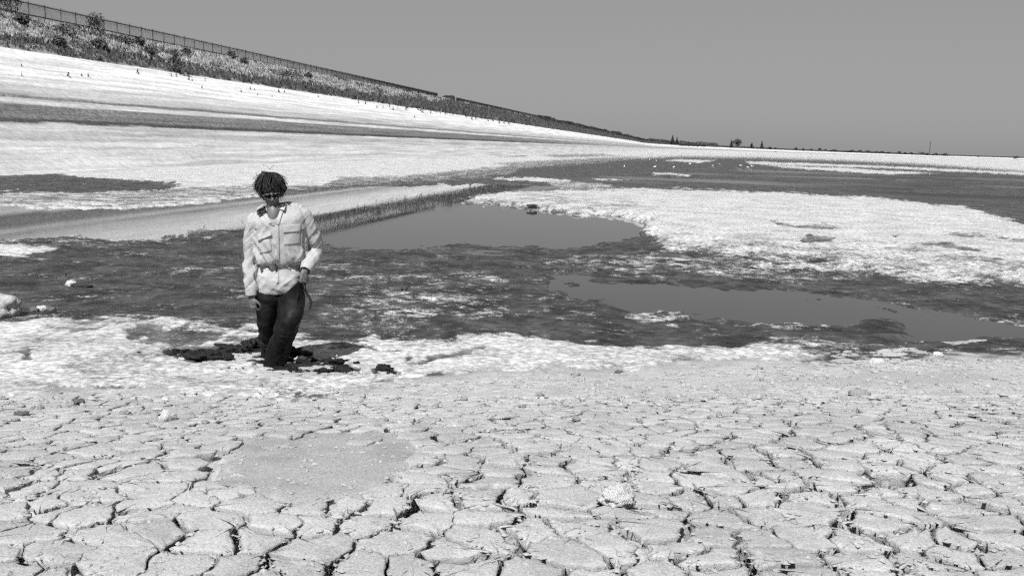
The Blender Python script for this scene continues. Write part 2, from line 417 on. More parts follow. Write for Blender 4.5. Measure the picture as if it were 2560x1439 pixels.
# foreground relief of the bed itself: crack floor under the plates, rubble strip, smooth silt
nF = NF * NX
x, y = XX[:nF], YY[:nF]
ck = crk[:nF] * (1 - smo[:nF])
PLATE_END = 9.25
plated = ck * sstep(PLATE_END + 0.3, PLATE_END - 0.9, y - 0.22 * x) * sstep(-1150, -950, PX[:nF]) * sstep(3750, 3550, PX[:nF]) * sstep(2.2, 2.7, y)
dn = fbm(x * 1.7, y * 1.7, 3, 81)
floor_d = (0.75 + 0.25 * sstep(8.2, 6.0, y)) * (0.035 + 0.19 * sstep(0.34 - 0.08 * np.clip(x / 2, -1, 1), 0.60, dn) + 0.03 * fbm(x * 14, y * 14, 3, 82))
rub = np.zeros(nF)
RUB = [([(-300, 990), (640, 985), (1280, 950), (1800, 925), (2560, 900), (3000, 900), (3000, 980), (2560, 1000), (1800, 1020), (1000, 1060), (400, 1080), (-300, 1075)], 0.8),
       ([(60, 1170), (300, 1180), (380, 1230), (260, 1270), (100, 1260), (-50, 1230)], 1.0), ([(180, 1340), (320, 1310), (260, 1400), (60, 1420)], 0.8),
       ([(830, 1285), (960, 1275), (930, 1330), (820, 1340)], 1.0), ([(900, 1300), (1090, 1300), (1010, 1370), (920, 1350)], 0.7), ([(2060, 1150), (2190, 1150), (2300, 1210), (2200, 1250), (2080, 1190)], 1.0),
       ([(1480, 1180), (1640, 1180), (1640, 1210), (1500, 1215)], 0.8), ([(1300, 1110), (1400, 1110), (1400, 1145), (1310, 1140)], 0.8)]
for poly, v in RUB:
    full = np.zeros(XX.shape); paint(full, poly, v, 14); rub = np.maximum(rub, full[:nF])
lump = fbm(x * 15, y * 15, 4, 101) - 0.5
lump2 = np.abs(fbm(x * 8, y * 8, 4, 103) - 0.5)
h = -floor_d * plated * (1 - 0.75 * (rub > 0.3) * (y < 6.6))
h += crk[:nF] * (1 - smo[:nF]) * (0.020 + np.where(y < 6.8, 0.05, 0.11) * rub) * (lump - lump2 * 0.7) * 1.2
h -= crk[:nF] * (1 - smo[:nF]) * sstep(6.6, 8.0, y) * 0.16 * np.maximum(0, fbm(x * 11, y * 11, 4, 105) - 0.575)
h += smo[:nF] * crk[:nF] * (-0.010 + 0.02 * (fbm(x * 1.5, y * 4.5, 4, 109) - 0.5))
wave = lambda a, b_: 0.035 * (fbm(a * 0.9, b_ * 0.9, 3, 111) - 0.5)
h += crk[:nF] * wave(x, y)
H0 = H.copy()
H[:nF] += h

ATT = {'cov': cov, 'tone': tone}
V = np.stack([XX, YY, H], 1)
ii = np.arange(NY - 1)[:, None] * NX + np.arange(NX - 1)[None, :]
F = np.stack([ii, ii + 1, ii + 1 + NX, ii + NX], -1).reshape(-1, 4)
bed = link('reservoir_bed', np_mesh('reservoir_bed', V, F, True, ATT), MAT_GROUND)
tag(bed, kind='structure')

# the mud plates: real polygons with walls, split by a warped Voronoi pattern that gets finer with distance
from mathutils.geometry import delaunay_2d_cdt
yt = np.linspace(0.5, 13, 3000)
st = 0.212 - 0.125 * sstep(3.9, 7.7, yt)
Yt = np.concatenate([[0], np.cumsum((yt[1] - yt[0]) / st[:-1])])
y_of = lambda Yp: np.interp(Yp, Yt, yt)
s_of = lambda Yp: np.interp(y_of(Yp), yt, st)
prng = np.random.default_rng(23)
seeds = []
for j in range(int(np.interp(2.5, yt, Yt)) - 1, int(np.interp(PLATE_END + 1.9, yt, Yt)) + 2):
    yw, sw = float(y_of(j + 0.5)), float(s_of(j + 0.5)); lim = int(1.02 * (yw + 0.6) / (0.195 * 1.12 * (sw / 0.195) ** 0.5)) + 2
    for i in range(-lim, lim + 1):
        seeds.append((i + 0.5 * (j % 2) + 0.5 + 0.86 * (prng.random() - 0.5), j + 0.5 + 0.86 * (prng.random() - 0.5)))
dv, _, df_, _, _, _ = delaunay_2d_cdt([Vector(q) for q in seeds], [], [], 0, 1e-6)
dv = np.array([(v.x, v.y) for v in dv]); tri = np.array([list(f) for f in df_])
A_, B_, C_ = dv[tri[:, 0]], dv[tri[:, 1]], dv[tri[:, 2]]
Dd = 2 * (A_[:, 0] * (B_[:, 1] - C_[:, 1]) + B_[:, 0] * (C_[:, 1] - A_[:, 1]) + C_[:, 0] * (A_[:, 1] - B_[:, 1]))
a2, b2, c2 = (A_ ** 2).sum(1), (B_ ** 2).sum(1), (C_ ** 2).sum(1)
cc = np.stack([(a2 * (B_[:, 1] - C_[:, 1]) + b2 * (C_[:, 1] - A_[:, 1]) + c2 * (A_[:, 1] - B_[:, 1])) / Dd,
               (a2 * (C_[:, 0] - B_[:, 0]) + b2 * (A_[:, 0] - C_[:, 0]) + c2 * (B_[:, 0] - A_[:, 0])) / Dd], 1)
around = {}
for t, f in enumerate(tri):
    for v in f: around.setdefault(int(v), []).append(t)
wide = lambda q: 0.195 * 1.12 * (q / 0.195) ** 0.5
def to_world(P):
    """warped plan coordinates -> metres"""
    X_, Y_ = P[:, 0], P[:, 1]
    wx_ = 0.55 * (fbm(X_ * 0.55, Y_ * 0.55, 2, 51) - 0.5) + 0.16 * (fbm(X_ * 2.2, Y_ * 2.2, 2, 53) - 0.5)
    wy_ = 0.55 * (fbm(X_ * 0.55 + 9, Y_ * 0.55 + 5, 2, 57) - 0.5) + 0.16 * (fbm(X_ * 2.2 + 3, Y_ * 2.2, 2, 55) - 0.5)
    X_, Y_ = X_ + wx_, Y_ + wy_
    yw = y_of(Y_); sw = np.interp(yw, yt, st)
    return np.stack([X_ * wide(sw), yw], 1), sw
edge_cache = {}
def build_edges(keys):
    """jagged lines between Voronoi corners, each shared by the two plates beside it: points, half widths"""
    meta, Pall = [], []
    for k in keys:
        p, q = cc[k[0]], cc[k[1]]
        er = np.random.default_rng(k[0] * 7919 + k[1])
        yw = float(y_of((p[1] + q[1]) / 2)); n = 10 if yw < 4.6 else (6 if yw < 5.6 else 4)
        t = np.linspace(0, 1, n + 1); d = q - p; Ln = np.linalg.norm(d) + 1e-6; nr_ = np.array([-d[1], d[0]]) / Ln
        dis = np.interp(t, np.linspace(0, 1, 4), np.concatenate([[0], np.clip(0.075 * er.normal(size=2), -0.13, 0.13), [0]])) * Ln + 0.020 * min(Ln, 0.6) * np.clip(er.normal(size=n + 1), -1.6, 1.6) * np.array([0] + [1] * (n - 1) + [0])
        Pall.append(p[None] + d[None] * t[:, None] + nr_[None] * np.clip(dis, -0.16, 0.16)[:, None])
        meta.append((k, n, er.random(), er.random(n + 1)))
    W_all, sw_all = to_world(np.concatenate(Pall)); wn_all = fbm(W_all[:, 0] * 5, W_all[:, 1] * 5, 2, 87); o = 0
    for k, n, kr, jit in meta:
        W_, sw, wn = W_all[o:o + n + 1], sw_all[o:o + n + 1], wn_all[o:o + n + 1]; o += n + 1
        mx = W_[:, 0].mean(); kind = kr + 0.14 * float(np.clip(mx / 1.8, -0.7, 1.1))
        base = 0.030 if kind > 0.9 else (0.018 if kind > 0.52 else (0.0108 if kind > 0.16 else 0.0045))
        if kind > 0.9 and mx > 0.9: base = 0.046
        hw = base * np.clip(-0.1 + 2.2 * wn, 0.42, 2.2) * (0.9 + 0.2 * jit) * np.clip(sw / 0.2, 0.62, 1)
        edge_cache[k] = (W_, hw, base)
def edge_line(t0, t1):
    k = (min(t0, t1), max(t0, t1)); W_, hw, base = edge_cache[k]
    return (W_, hw, base) if k[0] == t0 else (W_[::-1], hw[::-1], base)
corner_w = {}
def smo_at(px_, py_, poly, soft):
    a, b_ = proj(np.array([px_]), np.array([py_]), np.array([0.3])); return float(poly_sd(a, b_, poly)[0])
def bank_z(a, b_):
    q = b_ - 0.27 * a
    return 0.022 + 0.34 * sstep(9.3, 3.9, q) + 0.05 * sstep(9.6, 8.6, q) * sstep(1.0, 5.0, a) + wave(a, b_)
plates = []
rings_, keys_ = {}, set()
for v, ts in around.items():
    if len(ts) < 4 or not (np.abs(cc[ts] - dv[v][None]).max() < 1.6): continue
    ang = np.arctan2(cc[ts][:, 1] - dv[v][1], cc[ts][:, 0] - dv[v][0]); ts = [ts[i] for i in np.argsort(ang)]; rings_[v] = ts
    keys_.update((min(ts[i], ts[i - 1]), max(ts[i], ts[i - 1])) for i in range(len(ts)))
build_edges(sorted(keys_))
for v, ts in rings_.items():
    c0 = dv[v]
    cw, csw = to_world(c0[None]); cw = cw[0]; csw = float(csw[0])
    if cw[1] > PLATE_END + 0.1 + 0.22 * cw[0] or cw[1] < 2.5: continue
    z_c = float(bank_z(cw[:1], cw[1:2])[0])
    qx, qy = proj(cw[:1], cw[1:2], np.array([z_c])); qx, qy = float(qx[0]), float(qy[0])
    if qx < -1050 or qx > 3650: continue
    if poly_sd(np.array([qx]), np.array([qy]), SMOOTH)[0] > 22 + 14 * math.sin(v): continue
    inrub = any(poly_sd(np.array([qx]), np.array([qy]), poly)[0] > 0 for poly, _ in RUB[1:])
    pr = np.random.default_rng(v + 5)
    if inrub and pr.random() < 0.03: continue
    pts, hws, bs = [], [], []
    for i in range(len(ts)):
        W_, hw, base = edge_line(ts[i], ts[(i + 1) % len(ts)])
        pts.append(W_[:-1]); hws.append(hw[:-1]); bs.append(base)
    Pb = np.concatenate(pts); hw = np.concatenate(hws)
    hw = np.maximum(hw, 0.6 * (0.25 * np.roll(hw, 1) + 0.25 * np.roll(hw, -1)))
    nxt, prv = np.roll(Pb, -1, 0), np.roll(Pb, 1, 0)
    tg = nxt - prv; tg /= np.linalg.norm(tg, axis=1)[:, None] + 1e-9
    for _ in range(2): tg = tg + 0.6 * (np.roll(tg, 1, 0) + np.roll(tg, -1, 0))
    tg /= np.linalg.norm(tg, axis=1)[:, None] + 1e-9
    inn = np.stack([-tg[:, 1], tg[:, 0]], 1)
    hw = np.minimum(hw, 0.13 * math.sqrt(0.5 * np.abs((Pb[:, 0] * nxt[:, 1] - nxt[:, 0] * Pb[:, 1]).sum())))
    area = 0.5 * np.abs((Pb[:, 0] * nxt[:, 1] - nxt[:, 0] * Pb[:, 1]).sum())
    if area < 1e-4: continue
    n = len(Pb)
    open_ = np.clip(hw / 0.012, 0, 1)
    tilt = (pr.normal(size=2) * 0.013) * np.clip(np.mean(bs) / 0.015, 0.2, 1)
    off = 0.0025 * pr.normal() * np.clip(np.mean(bs) / 0.015, 0.1, 1)
    def top_z(Q, fine=1.0):
        rel = (Q - cw) @ tilt
        return bank_z(Q[:, 0], Q[:, 1]) + off + rel + 0.010 * (fbm(Q[:, 0] * 6, Q[:, 1] * 6, 3, 113) - 0.5) * fine + 0.006 * (fbm(Q[:, 0] * 21, Q[:, 1] * 21, 2, 115) - 0.5) * fine
    bury = -0.014 * sstep(PLATE_END - 0.9, PLATE_END, cw[1] - 0.22 * cw[0])
    r1_ = Pb + inn * hw[:, None]
    rim = min(0.010, csw * 0.045)
    r2_ = Pb + inn * (hw + rim * (0.5 + 0.8 * open_))[:, None]
    ctr = r2_.mean(0); r3_ = ctr + (r2_ - ctr) * 0.66; r4_ = ctr + (r2_ - ctr) * 0.30
    zz = top_z(np.concatenate([r1_, r2_, r3_, r4_, ctr[None]])); z1, z2, z3, z4 = zz[:n] - (0.0012 + 0.0045 * open_ * min(max(csw / 0.2, 0.5), 1)), zz[n:2 * n], zz[2 * n:3 * n] + 0.002, zz[3 * n:4 * n] + 0.003; zc_ = float(zz[-1]) + 0.003
    us = min(csw / 0.2, 1.0) * (0.35 + 0.65 * open_)
    rm_ = Pb + inn * (hw + 0.030 * us)[:, None]; r0_ = Pb + inn * (hw + 0.036 * us)[:, None]; zm = z1 - 0.012 - 0.040 * us
    Vp = np.concatenate([np.c_[r0_, z1 - 0.27], np.c_[rm_, zm], np.c_[r1_, z1], np.c_[r2_, z2], np.c_[r3_, z3], np.c_[r4_, z4], [[ctr[0], ctr[1], zc_]]]); Vp[:, 2] += bury
    i0 = np.arange(n); i1 = (i0 + 1) % n; Fq = []
    for r in range(5):
        Fq.append(np.stack([r * n + i0, r * n + i1, (r + 1) * n + i1], 1)); Fq.append(np.stack([r * n + i0, (r + 1) * n + i1, (r + 1) * n + i0], 1))
    Fq.append(np.stack([5 * n + i0, 5 * n + i1, np.full(n, 6 * n)], 1))
    vis = area / (cw[1] ** 3) if (-30 < qx < 2590 and qy < 1470) else 0
    ta = 0.298 * (0.92 + 0.16 * pr.random())
    plates.append((vis, Vp, np.concatenate(Fq), ta, 0.12 + 0.05 * pr.random()))
plates.sort(key=lambda q: -q[0])
for vis, Vp, Fp, ta, cv in plates[:298]:
    link('mud_plate', np_mesh('mud_plate', Vp, Fp, True, {'tone': np.full(len(Vp), ta), 'cov': np.full(len(Vp), cv)}), MAT_GROUND, bed)
Vs, Fs, Ts, Cs, o = [], [], [], [], 0
for vis, Vp, Fp, ta, cv in plates[298:]:
    Vs.append(Vp); Fs.append(Fp + o); o += len(Vp); Ts.append(np.full(len(Vp), ta)); Cs.append(np.full(len(Vp), cv))
fld = link('mud_plate_field', np_mesh('mud_plate_field', np.concatenate(Vs), np.concatenate(Fs), True, {'tone': np.concatenate(Ts), 'cov': np.concatenate(Cs)}), MAT_GROUND, bed); tag(fld, kind='stuff')
print("PLATES", len(plates), sum(len(q[2]) for q in plates), flush=True)

def ground_z(px_, py_):
    """height of the bed (or of the plates on it) at plan position"""
    j = np.clip(np.searchsorted(Y, py_), 1, NY - 1); j = j if abs(Y[j] - py_) < abs(Y[j - 1] - py_) else j - 1
    i = int(np.argmin(np.abs(U - px_ / Y[j]))); k = j * NX + i
    if k < nF and plated[k] > 0.3: return float(bank_z(np.array([px_]), np.array([py_]))[0])
    return float(H[k])

def on_ground(px, py, z0=0.03, it=4):
    z = z0
    for _ in range(it):
        p = at(px, py, z); z = ground_z(p.x, p.y)
    return Vector((p.x, p.y, z))

# wide floor below the sheet, out to the horizon
wf = np_mesh('lake_floor', [(-4000, -300, -0.6), (4000, -300, -0.6), (4000, 5000, -0.6), (-4000, 5000, -0.6)], [(0, 1, 2, 3)], False,
             {'cov': np.full(4, 0.4), 'tone': np.full(4, 0.15)})
tag(link('lake_floor', wf, MAT_GROUND), kind='structure')
wt = np_mesh('water', [(-120, 7.5, 0), (9, 7.5, 0), (9, 48, 0), (-120, 48, 0)], [(0, 1, 2, 3)], False)
tag(link('water', wt, MAT_WATER), kind='structure')
wt = np_mesh('lake_water', [(-260, 48, 0), (9, 48, 0), (420, 48, 0), (420, 700, 0), (9, 700, 0), (-260, 700, 0), (9, 7.5, 0), (420, 7.5, 0)], [(0, 1, 4, 5), (1, 2, 3, 4), (6, 7, 2, 1)], False)
tag(link('lake_water', wt, MAT_LAKE), kind='structure')

# ------------------------------------------------------------------ the embankment
AZ = math.atan((1700 - 1280) / FPX) + rad(0.15)
ax_ = np.array([math.sin(AZ), math.cos(AZ)]); lf_ = np.array([-math.cos(AZ), math.sin(AZ)])
S0, RAD = 900.0, 420.0
def path(s):
    s = np.asarray(s, float); st_ = np.minimum(s, S0); e = np.maximum(s - S0, 0)
    th = np.minimum(e / RAD, 1.35); ex = np.maximum(e - 1.35 * RAD, 0)
    cx_ = ax_[0] * st_; cy_ = ax_[1] * st_
    # clockwise turn
    fx = RAD * np.sin(th); rx = RAD * (1 - np.cos(th))
    fx = fx + ex * math.cos(1.35); rx = rx + ex * math.sin(1.35)
    X_ = cx_ + ax_[0] * fx - lf_[0] * rx; Y_ = cy_ + ax_[1] * fx - lf_[1] * rx
    nx = lf_[0] * np.cos(th) + ax_[0] * np.sin(th); ny = lf_[1] * np.cos(th) + ax_[1] * np.sin(th)
    return X_, Y_, nx, ny
DP = np.array([20, 26.0, 28.4, 42.5, 49.5, 53.5, 66.0, 95]); ZP = np.array([-0.7, -0.25, 0.16, 6.965, 10.27, 10.32, 4.5, 4.0])
def hscale(s): return 1 - 0.52 * sstep(750, 1500, np.asarray(s, float))
def emb(s, d):
    X_, Y_, nx, ny = path(s)
    return X_ + nx * d, Y_ + ny * d, np.interp(d, DP, ZP) * hscale(s)
S = np.concatenate([np.linspace(-60, 40, 40)[:-1], 40 * (900 / 40) ** np.linspace(0, 1, 330), np.linspace(905, 1500, 70), np.linspace(1530, 3200, 40)])
Dl = np.concatenate([[20, 24, 26, 27.5], np.arange(28.4, 42.5, 0.17), [42.45, 42.55], np.arange(42.9, 49.6, 0.45), [49.6, 51, 53.5, 58, 66, 95]])
SS, DD = np.meshgrid(S, Dl, indexing='ij'); sf, df = SS.ravel(), DD.ravel()
ex_, ey_, ez_ = emb(sf, df)
rough = (fbm(sf * 0.5, df * 0.9, 4, 131) - 0.5)
ez_ = ez_ + np.where(df < 32.8, 0.16, np.where(df < 42.5, 0.05, 0.35)) * rough * sstep(27, 29, df)
dj = df + 0.22 * (fbm(sf * 0.25, df * 0.2, 4, 133) - 0.5)
tn = np.interp(dj, [26, 31.0, 31.8, 32.5, 32.75, 32.8, 33.15, 33.22, 34.78, 34.84, 35.36, 35.44, 35.82, 35.9, 37.4, 38.6, 42.4, 42.5, 60, 100],
               [0.40, 0.42, 0.30, 0.42, 0.38, 0.04, 0.05, 0.12, 0.14, 0.42, 0.46, 0.12, 0.15, 0.32, 0.44, 0.56, 0.60, 0.20, 0.23, 0.10])
farw = sstep(150, 450, sf); tn = np.where((df > 32.6) & (df < 38), tn + (0.32 - tn) * 0.55 * farw, tn)
tn = np.where((df > 42.5) & (sf > 220), 0.045, tn)
nD = len(Dl); ii = np.arange(len(S) - 1)[:, None] * nD + np.arange(nD - 1)[None, :]
EF = np.stack([ii, ii + 1, ii + 1 + nD, ii + nD], -1).reshape(-1, 4)[:, ::-1]
em = np_mesh('embankment', np.stack([ex_, ey_, ez_], 1), EF, True, {'tone': tn, 'sd': np.stack([sf, df, df * 0], 1)})
tag(link('embankment', em, MAT_EMB), kind='structure')
def emb_pt(s, d):
    X_, Y_, Z_ = emb(np.array([s]), np.array([d])); return Vector((float(X_[0]), float(Y_[0]), float(Z_[0])))
def s_for(px, d, py=None):
    """distance along the dam at which offset d shows at column px"""
    ss = np.linspace(20, 1400, 20000); X_, Y_, Z_ = emb(ss, np.full(ss.shape, d)); qx, _ = proj(X_, Y_, Z_)
    return float(ss[np.argmin(np.abs(qx - px))])

# grass on the upper slope
rng = np.random.default_rng(4)
def tufts(name, n, s_lo, s_hi, d_lo, d_hi, hgt, mat, keep, spread=0.25, per=4):
    s = s_lo * (s_hi / s_lo) ** rng.random(n); d = d_lo + (d_hi - d_lo) * rng.random(n)
    m = keep(s, d); s, d = s[m], d[m]; n = len(s)
    X_, Y_, Z_ = emb(s, d)
    base = np.stack([X_, Y_, Z_ - 0.05], 1)
    sc = (hgt * (0.5 + rng.random(n)) * np.clip(s / 90, 0.7, 2.2))
    Vs, Fs = [], []
    for k in range(per):
        ang = rng.random(n) * 6.283; off = (rng.random((n, 2)) - 0.5) * spread * np.clip(s / 90, 0.8, 2.5)[:, None]
        b0 = base.copy(); b0[:, :2] += off
        w = (0.05 + 0.06 * rng.random(n)) * sc / hgt
        dx = np.stack([np.cos(ang) * w, np.sin(ang) * w, 0 * w], 1)
        tip = b0 + np.stack([(rng.random(n) - 0.5) * sc * 0.7, (rng.random(n) - 0.5) * sc * 0.7, sc], 1)
        o = sum(len(v) for v in Vs)
        Vs.append(np.concatenate([b0 - dx, b0 + dx, tip])); a = np.arange(n) + o
        Fs.append(np.stack([a, a + n, a + 2 * n], 1))
    me = np_mesh(name, np.concatenate(Vs), np.concatenate(Fs), False)
    return tag(link(name, me, mat), kind='stuff')
def strip(s, d):   # how far up the slope the dark undergrowth reaches
    return 42.5 + 2.4 + 1.6 * (fbm(s * 0.06, s * 0 + 2, 3, 151) - 0.5) * 2 + 4 * sstep(120, 240, s)
pn = lambda s, d: fbm(s * 0.22, d * 0.7, 3, 153)
tufts('dry_grass', 62000, 34, 620, 42.6, 49.2, 0.26, MAT_DRYGRASS, lambda s, d: (d > strip(s, d) - 0.6 + 1.2 * rng.random(len(s))) & (pn(s, d) + 0.25 * rng.random(len(s)) > 0.42))
tufts('dark_undergrowth', 32000, 34, 1300, 42.6, 49.6, 0.33, MAT_DARKVEG, lambda s, d: (d < strip(s, d) - 0.4 + 1.0 * rng.random(len(s))) | (pn(s, d) + 0.2 * rng.random(len(s)) < 0.40))

# the iron fence on the crest
def add_box(bm, c, sx, sy, sz, rz=0.0):
    r = bmesh.ops.create_cube(bm, size=1.0, matrix=Matrix.Translation(c) @ Matrix.Rotation(rz, 4, 'Z') @ Matrix.Diagonal((sx, sy, sz, 1)))
    return r
def make_fence(label, s_lo, s_hi, step, hgt, pick, wpick):
    root = empty('iron_fence', emb_pt(s_lo, 49.5)); tag(root, label, 'fence', 'fence lengths along the embankment crest')
    org = root.location.copy()
    bm = bmesh.new(); add_box(bm, (0, 0, hgt * 0.5), 0.05, 0.05, hgt + 0.18); pm = bm_mesh('fence_post', bm, False); pm.materials.append(MAT_IRON)
    n = 0; s = s_lo
    while s <= s_hi and n < 296:
        p = link('fence_post', pm, None, root); p.location = emb_pt(s, 49.5) - org; n += 1; s += step
    ss = np.arange(s_lo, s_hi, pick); X_, Y_, Z_ = emb(ss, np.full(ss.shape, 49.5)); B = np.stack([X_, Y_, Z_], 1) - np.array(org)
    k = len(ss); w = wpick * np.clip(ss / 120, 0.8, 4)
    t2 = np.array([ax_[0], ax_[1], 0]) ; n2 = np.array([lf_[0], lf_[1], 0])
    c4 = [(-1, -1), (1, -1), (1, 1), (-1, 1)]
    lo = [B + (t2 * a)[None] * w[:, None] * 0.5 + (n2 * b)[None] * w[:, None] * 0.5 for a, b in c4]
    hi = [q + np.array([0, 0, hgt])[None] for q in lo]
    Vp = np.concatenate(lo + hi); a = np.arange(k)
    Fp = np.concatenate([np.stack([a + i * k, a + ((i + 1) % 4) * k, a + (4 + (i + 1) % 4) * k, a + (4 + i) * k], 1) for i in range(4)])
    pk = link('fence_picket', np_mesh('fence_picket', Vp, Fp, False), MAT_IRON, root); tag(pk, kind='stuff')
    for z in (0.18, hgt - 0.12):
        ssr = np.linspace(s_lo, s_hi, 60); X_, Y_, Z_ = emb(ssr, np.full(ssr.shape, 49.5)); C_ = np.stack([X_, Y_, Z_ + z], 1) - np.array(org)
        q = [C_ + n2[None] * 0.03 * a + np.array([0, 0, 0.04 * b])[None] for a, b in c4]
        a = np.arange(59)
        Fr = np.concatenate([np.stack([a + i * 60, a + 1 + i * 60, a + 1 + ((i + 1) % 4) * 60, a + ((i + 1) % 4) * 60], 1) for i in range(4)])
        link('fence_rail', np_mesh('fence_rail', np.concatenate(q), Fr, False), MAT_IRON, root)
    return root
S_GAP = s_for(1094, 49.5)
S_GAP2 = s_for(1140, 49.5)
make_fence('long iron railing with thin posts along the embankment crest, left of the gap', 34.0, S_GAP, 1.98, 1.13, 0.12, 0.022)
make_fence('distant dark railing running down the far crest, right of the gap', S_GAP2, 760, 3.0, 1.1, 0.25, 0.09)

# leafy things
def leaf_cloud(n, fn, size, seed, squash=1.0):
    r = np.random.default_rng(seed)
    C_ = fn(r, n); k = len(C_)
    a = r.normal(size=(k, 3)); a /= np.linalg.norm(a, axis=1)[:, None]
    b = r.normal(size=(k, 3)); b -= a * (a * b).sum(1)[:, None]; b /= np.linalg.norm(b, axis=1)[:, None]
    sz = size * (0.6 + 0.8 * r.random(k))[:, None]
    V_ = np.concatenate([C_ - a * sz, C_ + a * sz * 0.2 + b * sz * 0.6, C_ + a * sz, C_ - b * sz * 0.5]); i = np.arange(k)
    return V_, np.stack([i, i + k, i + 2 * k, i + 3 * k], 1)
def blob(rx, ry, rz_, zc):
    def fn(r, n):
        d = r.normal(size=(n, 3)); d /= np.linalg.norm(d, axis=1)[:, None]
        t = r.random(n) ** 0.45
        lump = 0.72 + 0.56 * vnoise3(d * 2.3 + r.random(3) * 50)
        return d * (t * lump)[:, None] * np.array([rx, ry, rz_]) + np.array([0, 0, zc])
    return fn
def cone(r0, h, z0):
    def fn(r, n):
        t = r.random(n) ** 1.3; ang = r.random(n) * 6.283
        tier = 0.7 + 0.3 * np.abs(np.sin(t * 17 + r.random() * 3)); rr = r0 * (1 - t) * tier * (0.25 + 0.75 * r.random(n) ** 0.5) * (0.8 + 0.35 * np.sin(ang * 3 + t * 9))
        return np.stack([np.cos(ang) * rr, np.sin(ang) * rr, z0 + t * h - 0.15 * rr], 1)
    return fn
def tube_mesh(name, p, r, n=8):
    Vv, Fv = [], []
    for (q, rr) in zip(p, r):
        for k in range(n): Vv.append((q[0] + math.cos(k * 6.2832 / n) * rr, q[1] + math.sin(k * 6.2832 / n) * rr, q[2]))
    for i in range(len(p) - 1):
        for k in range(n): Fv.append((i * n + k, i * n + (k + 1) % n, (i + 1) * n + (k + 1) % n, (i + 1) * n + k))
    return np_mesh(name, Vv, Fv)
def plant(kind, loc, fn, n, size, mat, label, cat, group, seed, trunk=None):
    root = empty(kind, loc); tag(root, label, cat, group)
    V_, F_ = leaf_cloud(n, fn, size, seed); cr = link('crown' if trunk else 'foliage', np_mesh('crown', V_, F_, False), mat, root)
    if trunk:
        hgt, r = trunk
        link('trunk', tube_mesh('trunk', [(0, 0, -0.5), (0.02 * hgt, 0, hgt * 0.5), (0, 0, hgt)], [r, r * 0.7, r * 0.25]), MAT_BARK, root)
    else:
        link('stem', tube_mesh('stem', [(0, 0, -0.1), (0.03, 0, 0.3 * size * 4)], [0.03, 0.01], 5), MAT_BARK, root)
    return root

# horizon trees
def horizon(px, py, dist): return at_dist(px, py, dist)
def m_per_px(dist): return dist / FPX
TREES = [('conifer', 1681, 360, 22, 13, 950, 'tallest slim conifer of the pair where the embankment meets the horizon'),
         ('conifer', 1692, 361, 18, 10, 960, 'shorter conifer pressed against the tallest one at the end of the embankment'),
         ('conifer', 1828, 368, 18, 11, 1050, 'small conifer just left of the single round tree on the horizon'),
         ('broadleaf_tree', 1843, 368, 22, 21, 1050, 'single round broad dark tree on the horizon between conifers'),
         ('conifer', 1879, 370, 14, 12, 1080, 'lowest pointed conifer on the horizon, second right of the round tree'),
         ('conifer', 1904, 371, 19, 10, 1080, 'narrow conifer standing last in the row right of the round tree')]
for i, (kind, px, py, hp, wp, dist, lab) in enumerate(TREES):
    k = m_per_px(dist); p = horizon(px, py, dist); hh, ww = hp * k, wp * k * 0.55
    p.z -= 0.4
    fn = cone(ww * 1.15, hh * 0.97, hh * 0.05) if kind == 'conifer' else blob(ww, ww, hh * 0.44, hh * 0.56)
    plant(kind, p, fn, 900, 0.42, MAT_HEDGE, lab, 'tree', 'trees on the horizon', 300 + i, (hh * 0.8, hh * 0.035))
BUSH = [(1925, 371, 6, 8), (1938, 372, 5, 7), (1990, 374, 8, 6), (2008, 374, 5, 4), (2028, 374, 4, 6), (2050, 374, 6, 9), (2064, 375, 4, 5), (2085, 376, 4, 12), (2130, 378, 5, 12), (2150, 379, 6, 10),
        (2170, 380, 6, 14), (2190, 381, 5, 12), (2205, 381, 5, 10), (2222, 382, 4, 8), (2248, 382, 6, 10), (2262, 383, 4, 8), (2278, 383, 4, 6), (2304, 385, 8, 18), (2318, 385, 4, 8), (2340, 386, 5, 10),
        (2362, 387, 6, 16), (2446, 391, 3, 6), (2540, 395, 8, 18), (1790, 367, 4, 5), (1800, 367, 3, 5), (1860, 369, 5, 9)]
for i, (px, py, hp, wp) in enumerate(BUSH):
    dist = 1150 + (i * 37 % 90); k = m_per_px(dist); p = horizon(px, py + 1.5, dist)
    plant('horizon_bush', p, blob(wp * k * 0.55, 1.6, hp * k * 0.5, hp * k * 0.42), 260, 0.4, MAT_HEDGE,
          'small dark bush low on the far horizon bank', 'bush', 'bushes along the far horizon', 400 + i, None)
# low hedges on the far end
def hedge(label, px0, px1, py0, py1, hp, dist, seed):
    p0, p1 = horizon(px0, py0, dist), horizon(px1, py1, dist); k = m_per_px(dist); L = (p1 - p0)
    root = empty('hedge', p0); tag(root, label, 'hedge', 'hedges on the far bank')
    def fn(r, n):
        t = r.random(n); hh = hp * k * (0.5 + 0.8 * fbm(t * L.length * 0.12, t * 0, 3, seed))
        return np.stack([t * L.x, t * L.y + (r.random(n) - 0.5) * 3, t * L.z + r.random(n) * hh - 0.5], 1)
    V_, F_ = leaf_cloud(int(26 * L.length), fn, 0.5, seed); link('foliage', np_mesh('hedge', V_, F_, False), MAT_HEDGE, root)
hedge('low straight dark hedge between the conifer pair and the round tree', 1696, 1766, 363, 366, 5, 1000, 11)
hedge('faint thin hedge line under the lone pole on the horizon', 2070, 2370, 377, 389, 3, 1180, 12)
